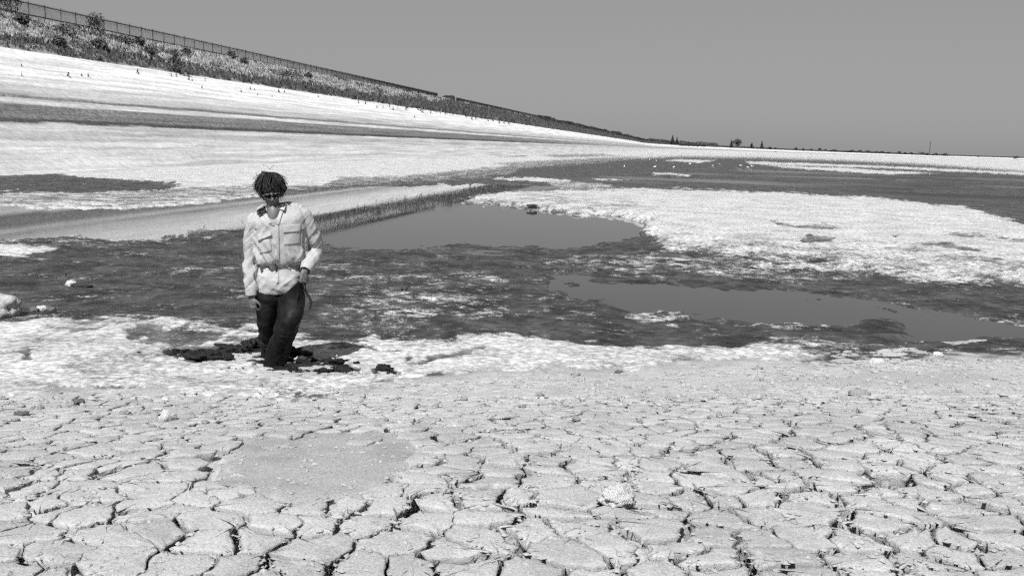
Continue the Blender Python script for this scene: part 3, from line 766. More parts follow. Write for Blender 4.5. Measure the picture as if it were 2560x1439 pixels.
# thick dark hedge down the far crest
def crest_hedge(label, s0, s1, hgt, seed):
    org = emb_pt(s0, 50); root = empty('hedge', org); tag(root, label, 'hedge', 'hedges on the embankment crest')
    def fn(r, n):
        s = s0 + (s1 - s0) * r.random(n); d = 47.5 + 3.5 * r.random(n); X_, Y_, Z_ = emb(s, d)
        hh = hgt * (0.35 + 1.1 * fbm(s * 0.05, s * 0, 4, seed)) * sstep(s0 - 1, s0 + 40, s)
        return np.stack([X_ - org.x, Y_ - org.y, Z_ - org.z + hh * r.random(n)], 1)
    V_, F_ = leaf_cloud(int(24 * (s1 - s0)), fn, 0.38, seed); link('foliage', np_mesh('hedge', V_, F_, False), MAT_HEDGE, root)
crest_hedge('thick dark hedge covering the far crest of the embankment', 300, 640, 1.5, 21)
crest_hedge('last dark hedge where the embankment runs out at the horizon', 640, 1150, 2.2, 22)

# shrubs on the grass slope: (px, offset d, height m, width m)
SHRUBS = [(18, 49.8, 1.9, 1.1, 'tall bushy dark shrub rising through the fence at the far left'), (55, 47.2, 0.9, 0.5, 'round dark shrub in dry grass below the tall fence shrub'),
          (170, 46.8, 0.9, 1.3, 'wide patchy shrub in pale grass, mid slope'), (240, 49.2, 1.5, 0.8, 'dark upright shrub hugging the fence foot'),
          (148, 44.2, 0.7, 0.5, 'small shrub poking above the dark lower undergrowth'), (305, 47.4, 0.7, 1.1, 'low arching shrub on pale grass below the fence'),
          (347, 47.5, 0.8, 0.6, 'compact dark shrub in pale grass right of the arching one'), (250, 45.0, 0.8, 0.6, 'small dark shrub on upper edge of the undergrowth'),
          (440, 42.6, 1.9, 0.6, 'narrow upright dark shrub at the concrete edge'), (465, 47.5, 0.6, 0.5, 'tiny dark shrub alone on the pale grass'),
          (577, 48.8, 0.9, 0.5, 'small black shrub just below the fence'), (610, 47.8, 0.7, 0.5, 'small dark shrub near pale grass, right of the black one'),
          (730, 45.6, 1.2, 1.5, 'broad dark shrub mid slope above the walker'), (770, 46.7, 0.9, 0.6, 'little upright shrub beside the broad mid slope one'),
          (375, 45.7, 0.8, 0.8, 'loose grey shrub at the border of grass and undergrowth')]
for i, (px, d, hh, ww, lab) in enumerate(SHRUBS):
    p = emb_pt(s_for(px, d), d)
    plant('shrub', p, blob(ww, ww, hh * 0.55, hh * 0.5), 420, 0.10, MAT_DARKVEG, lab, 'shrub', 'shrubs on the grass slope', 500 + i)
# weeds that root in the concrete
rr = random.Random(8)
WEEDS = [(345, 181, 0.55), (172, 190, 0.5), (221, 191, 0.4), (205, 188, 0.3), (428, 188, 0.35), (441, 189, 0.4), (472, 198, 0.6), (480, 200, 0.3), (513, 200, 0.35), (505, 218, 0.35), (602, 227, 0.4), (625, 221, 0.4), (635, 222, 0.35),
         (53, 163, 0.25), (54, 188, 0.25), (697, 228, 0.5), (711, 228, 0.4), (680, 239, 0.3), (643, 235, 0.3), (795, 240, 0.3), (896, 256, 0.45), (914, 257, 0.5), (942, 267, 0.4), (958, 266, 0.3), (974, 264, 0.35), (982, 272, 0.5),
         (995, 269, 0.3), (1015, 271, 0.7), (1019, 268, 0.5), (1045, 273, 0.5), (1052, 276, 0.6), (1057, 279, 0.5), (1076, 281, 0.4), (1036, 292, 0.35), (1090, 279, 0.3), (1101, 282, 0.3), (1113, 284, 0.35), (1164, 290, 0.5), (1180, 297, 0.5), (1190, 296, 0.4),
         (1205, 296, 0.4), (1220, 299, 0.5), (1232, 300, 0.5), (1248, 306, 0.5), (1260, 305, 0.5), (1272, 307, 0.6)]
def emb_from_px(px, py):
    best = None
    for d in np.linspace(37.5, 45.9, 60):
        s = s_for(px, d) if False else None
    ss = 36 * (700 / 36) ** np.linspace(0, 1, 1500); dd = np.linspace(35, 42.4, 60); A, B = np.meshgrid(ss, dd)
    X_, Y_, Z_ = emb(A.ravel(), B.ravel()); qx, qy = proj(X_, Y_, Z_); k = int(np.argmin((qx - px) ** 2 + (qy - py) ** 2))
    return Vector((X_[k], Y_[k], Z_[k])), float(A.ravel()[k])
for i, (px, py, hh) in enumerate(WEEDS):
    p, s = emb_from_px(px, py + 3)
    hh *= max(0.6, s / 170)
    plant('weed', p, cone(hh * 0.45, hh * 1.1, 0.0), 34, hh * 0.2, MAT_DARKVEG, 'small dark weed rooted in the white concrete slope', 'weed', 'weeds on the concrete slope', 600 + i)

# small dark building at the gap in the fence, and the lone pole on the horizon
p = emb_pt(s_for(1122, 49.6), 49.6); k = (p - Vector(CAM)).length / FPX
root = empty('crest_hut', p, -AZ); tag(root, 'low dark box-like hut on the embankment crest at the gap in the fence', 'hut')
bm = bmesh.new(); add_box(bm, (0, 0, 0.35), 26 * k, 1.6, 1.1); link('wall', bm_mesh('wall', bm, False), MAT_SHED, root)
bm = bmesh.new(); add_box(bm, (0, 0, 0.95), 27 * k, 1.8, 0.1); link('roof', bm_mesh('roof', bm, False), MAT_SHED, root)
for dx, w_ in ((-8, 6), (1, 9), (9, 5)):
    bm = bmesh.new(); add_box(bm, (dx * k, 0, 1.1), w_ * k, 0.8, 0.2); link('vent', bm_mesh('vent', bm, False), MAT_SHED, root)
p = horizon(2323, 386, 1100); k = m_per_px(1100)
root = empty('lamp_mast', p); tag(root, 'lone tall mast with a short head standing on the far horizon', 'mast')
link('pole', tube_mesh('pole', [(0, 0, -1), (0.3, 0, 30 * k)], [0.42, 0.3]), MAT_SHED, root)
bm = bmesh.new(); add_box(bm, (0.5 + 1.0 * k, 0, 30 * k), 4.4 * k, 0.8, 1.1 * k); link('lamp_head', bm_mesh('lamp_head', bm, False), MAT_SHED, root)
bm = bmesh.new(); add_box(bm, (-1.2 * k, 0, 26 * k), 2.4 * k, 0.6, 0.9 * k); link('bracket', bm_mesh('bracket', bm, False), MAT_SHED, root)

# gulls standing on the far mud
def ell(bm, c, r, seg=10, rot=None):
    m_ = Matrix.Translation(c) @ (rot or Matrix()) @ Matrix.Diagonal((r[0], r[1], r[2], 1))
    return bmesh.ops.create_uvsphere(bm, u_segments=seg, v_segments=max(5, seg * 2 // 3), radius=1, matrix=m_)
bm = bmesh.new()
ell(bm, (0, 0, 0.19), (0.2, 0.085, 0.085), 10, Matrix.Rotation(rad(-12), 4, 'Y')); ell(bm, (0.19, 0, 0.31), (0.055, 0.045, 0.05)); ell(bm, (0.15, 0, 0.25), (0.05, 0.045, 0.08), 8); ell(bm, (-0.25, 0, 0.18), (0.13, 0.035, 0.018), 8)
gull_body = bm_mesh('body', bm); gull_body.materials.append(MAT_BIRD)
bm = bmesh.new(); bmesh.ops.create_cone(bm, segments=6, radius1=0.012, radius2=0.002, depth=0.06, matrix=Matrix.Translation((0.265, 0, 0.3)) @ Matrix.Rotation(rad(90), 4, 'Y'))
gull_beak = bm_mesh('beak', bm); gull_beak.materials.append(MAT_DARKSTONE)
bm = bmesh.new(); add_box(bm, (0, 0, 0.06), 0.012, 0.012, 0.13); gull_leg = bm_mesh('leg', bm, False); gull_leg.materials.append(MAT_DARKSTONE)
for i, (px, py, lab) in enumerate([(1561, 419, 'largest white gull, alone at the left end of the gulls'), (1637, 420, 'white gull second from the left on the dark mud'), (1684, 421, 'white gull third from the left on the dark mud'),
        (1619, 401, 'white gull in the close pair nearest the far bank, left one'), (1624, 401, 'white gull in the close pair nearest the far bank, right one'), (1641, 404, 'white gull standing just right of the close far pair'),
        (1725, 412, 'white gull by itself beyond the third gull'), (1782, 417, 'left gull of the two under the pale streak'), (1799, 413, 'right gull of the two under the pale streak'),
        (1852, 416, 'small gull at the start of the right cluster'), (1870, 421, 'gull lying low in the right cluster'), (1880, 418, 'upright gull right of the low lying one'),
        (2014, 424, 'upright gull alone at the pale shore, left of two'), (2042, 425, 'upright gull alone at the pale shore, right of two')]):
    g = on_ground(px, py, 0.03); g.z = max(g.z, 0.0)
    root = empty('gull', g, rr.uniform(0, 6.28)); root.scale = (0.62, 0.62, 0.62); tag(root, lab, 'bird', 'gulls on the mud flats')
    link('body', gull_body, None, root); link('beak', gull_beak, None, root)
    for sy in (-0.03, 0.03):
        q = link('leg', gull_leg, None, root); q.location = (0, sy, 0)

# ------------------------------------------------------------------ stones, clods and scraps
def rock_mesh(name, seed, sub=3, flat=0.6, rough=0.35, freq=2.2, ridge=0.0):
    bm = bmesh.new(); bmesh.ops.create_icosphere(bm, subdivisions=sub, radius=1)
    P = np.array([v.co for v in bm.verts]); r = np.random.default_rng(seed); off = r.random(3) * 40
    n1 = vnoise3(P * freq + off, seed) - 0.5; n2 = vnoise3(P * freq * 2.7 + off, seed + 1) - 0.5
    k = 1 + rough * 1.6 * n1 + rough * 0.7 * n2 - ridge * np.abs(vnoise3(P * freq * 1.6 + off, seed + 2) - 0.5)
    P = P * k[:, None]; P[:, 2] *= flat
    for v, q in zip(bm.verts, P): v.co = q
    return bm_mesh(name, bm, True)
CLODS = [rock_mesh('clod', 40 + i, 2, 0.6, 0.5, 1.9, 0.5) for i in range(6)]
for me in CLODS: me.materials.append(MAT_CLOD)
def put(name, px, py, size, mat, label, cat, group=None, seed=1, sub=3, flat=0.6, rough=0.35, sx=1.0, sink=0.25, rz=0, ridge=0.3, freq=2.2):
    g = on_ground(px, py, 0.05)
    me = rock_mesh(name, seed, sub, flat, rough, freq, ridge); o = link(name, me, mat)
    o.location = (g.x, g.y, g.z + size * flat * (1 - 2 * sink) * 0.6); o.scale = (size * sx, size, size); o.rotation_euler = (0, 0, rz)
    return tag(o, label, cat, group)
put('pale_stone', 1540, 1258, 0.072, MAT_PALE, 'rough whitish stone wedged among the cracked mud plates', 'stone', None, 3, 4, 0.85, 0.3, 1.15, 0.15, 0.3, 0.5, 3)
put('boulder', -22, 790, 0.26, MAT_GREYSTONE, 'pale boulder cut off by the left picture edge by dark mud', 'stone', None, 5, 4, 0.75, 0.3, 1.1, 0.2)
put('pale_stone', 106, 776, 0.055, MAT_PALE, 'small bright stone with dark ends near the boulder', 'stone', 'stones on the dark mud', 6, 3, 0.7, 0.3, 1.2, 0.1)
put('grey_stone', 86, 777, 0.05, MAT_CLODDARK, 'dark little stone left of the small bright one', 'stone', 'stones on the dark mud', 7, 3, 0.7)
put('grey_stone', 127, 776, 0.05, MAT_CLODDARK, 'dark little stone right of the small bright one', 'stone', 'stones on the dark mud', 8, 3, 0.7)
put('pale_stone', 178, 714, 0.075, MAT_PALE, 'bright lump alone on the dark mud, dark stick beside it', 'stone', 'stones on the dark mud', 9, 3, 0.7, 0.4)
put('dark_log', 207, 717, 0.06, MAT_DARKSTONE, 'short dark stick lying beside the bright lump', 'driftwood', None, 10, 3, 0.5, 0.3, 2.2, 0.2)
put('dark_log', 1330, 531, 0.09, MAT_DARKSTONE, 'flat black driftwood lying in the pool by the island', 'driftwood', None, 11, 3, 0.7, 0.4, 1.7, 0.0, 0.1)
put('mud_mound', 2148, 990, 0.05, MAT_CLOD, 'pale rounded mud lump on the right bank edge', 'lump', None, 12, 3, 0.75, 0.35, 1.6, 0.2)
put('mud_mound', 2190, 908, 0.06, MAT_PALE, 'bright little mound at the upper rim of the right bank', 'lump', None, 13, 3, 0.7, 0.3, 1.3)
put('pale_stone', 2344, 890, 0.05, MAT_PALE, 'single pale stone on the rim against the dark mud', 'stone', None, 14, 3, 0.7)
put('pale_stone', 418, 1052, 0.05, MAT_PALE, 'pointed pale stone on grey mud left of the smooth patch', 'stone', None, 15, 3, 1.0, 0.4)
put('pale_stone', 2184, 1190, 0.02, MAT_PALE, 'tiny white pebble in the dark broken patch, upper one', 'stone', None, 16, 3, 0.9)
put('pale_stone', 2213, 1216, 0.026, MAT_GREYSTONE, 'grey pebble in the dark broken patch, lower one', 'stone', None, 17, 3, 0.9)
put('pale_ridge', 758, 1075, 0.06, MAT_GREYSTONE, 'broad pale crust hump at the top of the smooth patch', 'lump', None, 18, 3, 0.35, 0.3, 1.8)
put('pale_ridge', 712, 1116, 0.032, MAT_GREYSTONE, 'low whitish ridge on the smooth patch, right one', 'ridge', 'ridges on the smooth patch', 19, 3, 0.3, 0.3, 2.2, 0.3, -0.2)
put('pale_ridge', 675, 1120, 0.026, MAT_GREYSTONE, 'low whitish ridge on the smooth patch, left one', 'ridge', 'ridges on the smooth patch', 20, 3, 0.3, 0.3, 2.0, 0.3, 0.1)
put('pale_ridge', 595, 1188, 0.018, MAT_PALE, 'small curled white ridge low on the smooth patch', 'ridge', 'ridges on the smooth patch', 26, 3, 0.4, 0.3, 2.0, 0.3, 0.2)
for px, py, lab in ((1010, 726, 'spiky dark twig on grey mud right of the walker'), (2238, 592, 'small dark snag upright on the white island')):
    g = on_ground(px, py); root = empty('twig', g); tag(root, lab, 'twig')
    for k in range(6):
        a = k * 1.1; L = 0.07 + 0.03 * (k % 3)
        link('branch', tube_mesh('branch', [(0, 0, -0.02), (math.cos(a) * L * 0.6, math.sin(a) * L * 0.3, L * 0.35), (math.cos(a) * L * 1.3, math.sin(a) * L * 0.5, L * (0.4 + 0.2 * (k % 2)))], [0.012, 0.008, 0.003], 5), MAT_DARKSTONE, root)
g = on_ground(2062, 790); bm = bmesh.new(); add_box(bm, (0, 0, 0.02), 0.11, 0.03, 0.02, 0.05); bmesh.ops.bevel(bm, geom=list(bm.edges), offset=0.005, segments=2)
o = link('white_strip', bm_mesh('white_strip', bm), MAT_PALE); o.location = g; tag(o, 'thin white strip of litter beside the right pool', 'litter')

# clods
CL = [(55, 1040, 0.036, 'biggest dark mud clod at the left, behind the cracked plates'), (98, 1022, 0.026, 'clod between the biggest left one and the pale one'), (147, 1020, 0.021, 'pale topped clod right of the dark left ones'),
      (195, 1008, 0.040, 'broad dark lump of clods below the white crust at left'), (5, 1000, 0.033, 'clod at the left picture edge below the white crust'), (310, 1036, 0.030, 'flat clod with dark underside left of the pointed pale stone'),
      (368, 1036, 0.020, 'small clod just left of the pointed pale stone'), (152, 983, 0.013, 'tiny clod alone on the crust rim'), (1548, 932, 0.033, 'small dark peaked clod on the crust edge near the centre'),
      (1440, 938, 0.033, 'low clod on the crust edge, left of the peaked one'), (1755, 921, 0.020, 'little clod on the pale rim right of centre'), (1350, 990, 0.033, 'flat clod on the broken mud below the centre rim'),
      (2290, 915, 0.018, 'pebble-like clod on the right bank rim'), (2344, 914, 0.017, 'clod beside a pale stone on the right bank rim'), (1160, 1000, 0.023, 'thin clod right of the smooth patch, on grey mud'), (1895, 925, 0.046, 'rounded lump at the end of the white crust')]
for i, (px, py, sz, lab) in enumerate(CL):
    put('mud_clod', px, py, sz, MAT_CLODDARK if i in (0, 3, 8) else MAT_CLOD, lab, 'clod', 'single mud clods', 60 + i, 3, 0.6, 0.5, 1.25, 0.15, i * 0.7, 0.6)
for i in range(130):
    px, py = rr.uniform(0, 2560), rr.uniform(0, 1) ** 1.4
    lim = 985 - 100 * (px / 2560) + 12
    py = lim + py * 120
    g = on_ground(px, py, 0.1); sz = 0.006 + 0.02 * rr.random() ** 2
    o = link('dry_clod', CLODS[i % 6]); o.location = (g.x, g.y, g.z + sz * 0.25); o.scale = (sz * rr.uniform(0.9, 1.7), sz, sz * rr.uniform(0.7, 1.2)); o.rotation_euler = (0, 0, rr.uniform(0, 6.28))
    tag(o, 'small pale clod of dried mud on the broken ground', 'clod', 'dried clods scattered over the rim')
# black clods thrown up round the walker
BK = [(640, 868, 0.13, 1.3, 'tall heap of black mud behind the walker, left of his legs'), (590, 884, 0.11, 1.6, 'long black mud slab left of the walker'), (535, 888, 0.10, 1.6, 'black mud slab further left in the churned trench'), (560, 900, 0.08, 1.4, 'peaked black mud lump at the front of the trench'),
      (487, 893, 0.09, 1.6, 'black mud lump near the left end of the trench'), (448, 882, 0.06, 1.5, 'leftmost black mud lump of the trench'), (735, 885, 0.10, 1.2, 'black mud heap just right of the walker'), (765, 884, 0.075, 1.2, 'black mud lump at the right end behind the walker'),
      (725, 905, 0.07, 1.3, 'black mud lump against the front boot'), (832, 912, 0.10, 1.4, 'largest black clod of the right hand heap'), (868, 922, 0.085, 1.5, 'second black clod of the right hand heap'), (806, 930, 0.05, 1.8, 'flat black clod in front of the right hand heap'),
      (845, 934, 0.045, 1.8, 'thin black clod below the right hand heap'), (785, 908, 0.04, 1.2, 'small black clod between boot and right hand heap'), (892, 908, 0.03, 1.3, 'small black clod above the right hand heap'), (958, 928, 0.085, 1.4, 'black lump in the separate hole farthest right'),
      (985, 935, 0.05, 1.5, 'black crumb at the end of the separate hole'), (690, 930, 0.075, 1.8, 'black mud pressed round the front boot'), (740, 930, 0.05, 1.6, 'flat black mud right of the front boot'), (553, 924, 0.014, 1, 'tiny black crumb left of the boot, first'), (573, 920, 0.016, 1, 'tiny black crumb left of the boot, second'),
      (590, 922, 0.012, 1, 'tiny black crumb left of the boot, third'), (607, 920, 0.013, 1, 'tiny black crumb left of the boot, fourth'), (347, 881, 0.022, 1, 'lone black crumb on the white crust at left')]
for i, (px, py, sz, sx, lab) in enumerate(BK):
    put('black_mud_clod', px, py, sz * 0.82, MAT_DARKMUD, lab, 'clod', 'black mud clods round the walker', 90 + i, 4 if sz > 0.03 else 2, 0.58, 0.75, sx, 0.25, rr.uniform(-0.4, 0.4), 0.9, 1.5)
WK = [(652, 922, 0.04, 'pale crust lump touching the front boot'), (752, 905, 0.045, 'pale crust slab right of the front boot'), (455, 899, 0.035, 'pale crust lip at the front of the trench')]
for i, (px, py, sz, lab) in enumerate(WK):
    put('crust_slab', px, py, sz, MAT_PALE, lab, 'crust slab', 'broken crust round the walker', 130 + i, 3, 0.5, 0.5, 1.4, 0.25, i, 0.6)
# crumbs nobody could count
n = 12000
cpx = rng.random(n) * 2700 - 70; cpy = 900 + 560 * rng.random(n) ** 1.9
keep = cpy > 990 - 100 * np.clip(cpx / 2560, 0, 1); cpx, cpy = cpx[keep], cpy[keep]
OC = np.array([(1, 0, 0), (-1, 0, 0), (0, 1, 0), (0, -1, 0), (0, 0, 1), (0, 0, -1)], float); OF = np.array([(0, 2, 4), (2, 1, 4), (1, 3, 4), (3, 0, 4), (2, 0, 5), (1, 2, 5), (3, 1, 5), (0, 3, 5)])
Vc, Fc = [], []
for i, (px, py) in enumerate(zip(cpx, cpy)):
    g = on_ground(px, py, 0.15, 2); sz = 0.002 + (0.024 if py < 1030 else 0.013) * rr.random() ** 3
    a = rr.uniform(0, 6.28); R = np.array([[math.cos(a), -math.sin(a), 0], [math.sin(a), math.cos(a), 0], [0, 0, 1]])
    P = (OC * (0.6 + 0.8 * rng.random((6, 1)))) * sz * np.array([1.5, 1, 0.7]); Fc.append(OF + 6 * i); Vc.append(P @ R.T + np.array([g.x, g.y, g.z + sz * 0.2]))
tag(link('mud_crumbs', np_mesh('mud_crumbs', np.concatenate(Vc), np.concatenate(Fc), False), MAT_CLOD), kind='stuff')

# ------------------------------------------------------------------ the walker
def mat_cloth(name, v, stain=0.0, rough=0.85):
    b = NB(name); p = b.pos()
    n = b.noise(p, 3.5, 5, 0.65); n2 = b.noise(p, 160, 3, 0.6)
    k = b.math('MULTIPLY', b.mapr(n, 0.3, 0.7, 1 - stain, 1.05), b.mapr(n2, 0.3, 0.7, 0.82, 1.14))
    b.grey(b.math('MULTIPLY', k, v)); b.b.inputs['Roughness'].default_value = rough; b.b.inputs['Specular IOR Level'].default_value = 0.15
    b.bump(b.noise(p, 60, 3, 0.6), 0.2, 0.003)
    return b.m
MAT_SHIRT = mat_cloth('pale_cotton_shirt', 0.34, 0.14)
MAT_UNDER = mat_cloth('undershirt_cotton', 0.27, 0.1)
MAT_TROUS = mat_cloth('pale_trouser_cotton', 0.37, 0.14)
MAT_SKIN = simple_mat('tanned_skin', 0.11, 0.5, 0.12, 30, 0.4, 0.3, 120, 0.002)
MAT_HAIR = simple_mat('dark_hair', 0.013, 0.6, 0.5, 25, 0.22)
MAT_LENS = simple_mat('sunglass_lens', 0.006, 0.25, 0.0, 5, 0.15)
MAT_FRAME = simple_mat('metal_frame', 0.12, 0.3, 0.05, 5, 0.6)
MAT_STRAP = simple_mat('black_webbing', 0.012, 0.7, 0.2, 50)
def mat_rubber():
    b = NB('wet_rubber_wader'); p = b.pos()
    n = b.noise(p, 4.0, 5, 0.65)
    b.grey(b.mapr(n, 0.35, 0.75, 0.004, 0.02))
    b.l(b.mapr(b.noise(p, 9.0, 4, 0.6), 0.35, 0.65, 0.4, 0.75), b.b.inputs['Roughness']); b.b.inputs['Specular IOR Level'].default_value = 0.10
    b.bump(b.noise(p, 30, 4, 0.6), 0.4, 0.008)
    return b.m
MAT_RUBBER = mat_rubber()

P0 = at(685, 926, 0.0); P0.z = 0.0
TH = math.atan2(-P0.x, P0.y)
RZ = Matrix.Rotation(TH, 3, 'Z'); RZi = RZ.transposed()
def L(px, py, w=0.0):
    d = RZi @ Vector(RIGHT * ((px - 1280) / FPX) + UP * ((719.5 - py) / FPX) + _f)
    o = RZi @ (Vector(CAM) - P0)
    t = (-w - o.y) / d.y
    return o + d * t
def catmull(A, sub):
    A = np.array(A, float); n = len(A); out = []
    for i in range(n - 1):
        p0, p1, p2, p3 = A[max(i - 1, 0)], A[i], A[i + 1], A[min(i + 2, n - 1)]
        for k in range(sub):
            t = k / sub
            out.append(0.5 * (2 * p1 + (p2 - p0) * t + (2 * p0 - 5 * p1 + 4 * p2 - p3) * t * t + (3 * p1 - p0 - 3 * p2 + p3) * t ** 3))
    out.append(A[-1]); return np.array(out)
def loft(bm, rings, n=32, sub=6, caps=(True, True), sq=0.0):
    """rings: (centre, half side vector, half depth vector)"""
    A = catmull([list(c) + list(s) + list(d) for c, s, d in rings], sub); prev = None; first = None
    for row in A:
        c, s, d = row[:3], row[3:6], row[6:9]; vs = []
        for k in range(n):
            a = 6.283185 * k / n; ca, sa = math.cos(a), math.sin(a)
            q = 1.0 + sq * abs(ca * sa) * 2
            vs.append(bm.verts.new(c + (s * ca + d * sa) * q))
        if prev:
            for k in range(n): bm.faces.new((prev[k], prev[(k + 1) % n], vs[(k + 1) % n], vs[k]))
        else: first = vs
        prev = vs
    if caps[0]: bm.faces.new(first[::-1])
    if caps[1]: bm.faces.new(prev)
def ring_lr(l, r, w, dep):
    a, b_ = L(l[0], l[1], w), L(r[0], r[1], w)
    return ((a + b_) / 2, (b_ - a) / 2, Vector((0, -dep, 0)))
def path_rings(pts, radii, flat=1.0):
    """round tube along points; the depth axis stays close to the viewing direction"""
    out = []
    for i, p in enumerate(pts):
        t = (pts[min(i + 1, len(pts) - 1)] - pts[max(i - 1, 0)]).normalized()
        s = t.cross(Vector((0, 1, 0)));
        if s.length < 0.2: s = Vector((1, 0, 0))
        s.normalize(); d = s.cross(t).normalized()
        out.append((p, s * radii[i], d * radii[i] * flat))
    return out
def solid(bm, name, voxel, smooth=4):
    bmesh.ops.recalc_face_normals(bm, faces=bm.faces)
    me = bpy.data.meshes.new(name + '_raw'); bm.to_mesh(me); bm.free()
    o = bpy.data.objects.new(name + '_raw', me); col.objects.link(o)
    m = o.modifiers.new('r', 'REMESH'); m.mode = 'VOXEL'; m.voxel_size = voxel; m.use_smooth_shade = True
    if smooth:
        m2 = o.modifiers.new('s', 'SMOOTH'); m2.iterations = smooth; m2.factor = 0.5
    dg = bpy.context.evaluated_depsgraph_get(); out = bpy.data.meshes.new_from_object(o.evaluated_get(dg)); out.name = name
    bpy.data.objects.remove(o); bpy.data.meshes.remove(me)
    for p in out.polygons: p.use_smooth = True
    out.materials.clear()
    return out
def displace(me, fn):
    n = len(me.vertices); co = np.empty(n * 3, np.float32); me.vertices.foreach_get('co', co); co = co.reshape(-1, 3).astype(float)
    nr = np.empty(n * 3, np.float32); me.vertex_normals.foreach_get('vector', nr); nr = nr.reshape(-1, 3)
    co = co + nr * fn(co)[:, None]
    me.vertices.foreach_set('co', co.astype(np.float32).ravel()); me.update()
def ridge(p, sx, sy, sz, seed, shear=(0, 0)):
    q = np.stack([(p[:, 0] + shear[0] * p[:, 2]) * sx, p[:, 1] * sy, (p[:, 2] + shear[1] * p[:, 0]) * sz], 1)
    return 1 - 2 * np.abs(vnoise3(q + 30, seed) * 2 - 1)

# body: one continuous surface
bm = bmesh.new()
HEADC = L(677, 481, 0.065)
RH = Matrix.Rotation(rad(-7), 3, 'Y') @ Matrix.Rotation(rad(4), 3, 'Z') @ Matrix.Rotation(rad(17), 3, 'X')
def hd(v): return HEADC + RH @ Vector(v)
r_ = bmesh.ops.create_uvsphere(bm, u_segments=56, v_segments=44, radius=1)
for v in r_['verts']:
    x_, y_, z_ = v.co
    X_, Y_, Z_ = x_ * 0.075, y_ * 0.098, z_ * 0.118
    t = min(max((-Z_ - 0.005) / 0.11, 0), 1)
    X_ *= 1 - 0.36 * t ** 1.4
    if Y_ > 0: Y_ *= 1 - 0.35 * t
    g = lambda cx_, cz_, sx, sz: math.exp(-((X_ - cx_) / sx) ** 2 - ((Z_ - cz_) / sz) ** 2)
    if y_ < 0:
        f = 0.026 * g(0, -0.030, 0.013, 0.02) + 0.014 * g(0, -0.008, 0.010, 0.022) + 0.007 * g(0, 0.026, 0.05, 0.012) - 0.011 * (g(0.032, 0.004, 0.018, 0.014) + g(-0.032, 0.004, 0.018, 0.014))
        f += 0.009 * g(0, -0.060, 0.022, 0.008) + 0.008 * g(0, -0.074, 0.018, 0.007) - 0.008 * g(0, -0.067, 0.03, 0.0035) + 0.014 * g(0, -0.102, 0.022, 0.018) + 0.006 * (g(0.045, -0.03, 0.02, 0.022) + g(-0.045, -0.03, 0.02, 0.022))
        f += 0.009 * (g(0.013, -0.038, 0.007, 0.008) + g(-0.013, -0.038, 0.007, 0.008))
        Y_ -= f
    v.co = hd((X_, Y_, Z_))
for sx in (-1, 1):
    bmesh.ops.create_uvsphere(bm, u_segments=10, v_segments=8, radius=1, matrix=Matrix.Translation(hd((sx * 0.078, 0.012, -0.008))) @ RH.to_4x4() @ Matrix.Diagonal((0.012, 0.022, 0.034, 1)))
loft(bm, path_rings([L(682, 566, 0.095), L(683, 549, 0.124), L(684, 531, 0.102), L(682, 508, 0.05), L(678, 490, 0.045)], [0.028, 0.036, 0.053, 0.053, 0.056]), 24, 4)
loft(bm, [ring_lr((655, 655), (740, 650), 0, 0.09), ring_lr((650, 600), (745, 600), 0.02, 0.10), ring_lr((645, 555), (745, 545), 0.03, 0.10), ring_lr((668, 538), (720, 530), 0.03, 0.06)], 24, 3)
loft(bm, [ring_lr((655, 725), (738, 718), 0, 0.09), ring_lr((652, 690), (742, 690), 0, 0.09), ring_lr((655, 650), (740, 650), 0, 0.09)], 24, 3)
ELR, WRR = L(624, 645, 0.0), L(628, 738, 0.06)
ELL, WRL = L(786, 624, -0.05), L(764, 676, 0.13)
loft(bm, path_rings([L(642, 566, 0.02), ELR, WRR, L(629, 744, 0.065)], [0.036, 0.034, 0.026, 0.027]), 16, 4)
loft(bm, path_rings([L(750, 552, 0.02), ELL, WRL, L(762, 681, 0.135)], [0.036, 0.036, 0.027, 0.028]), 16, 4)
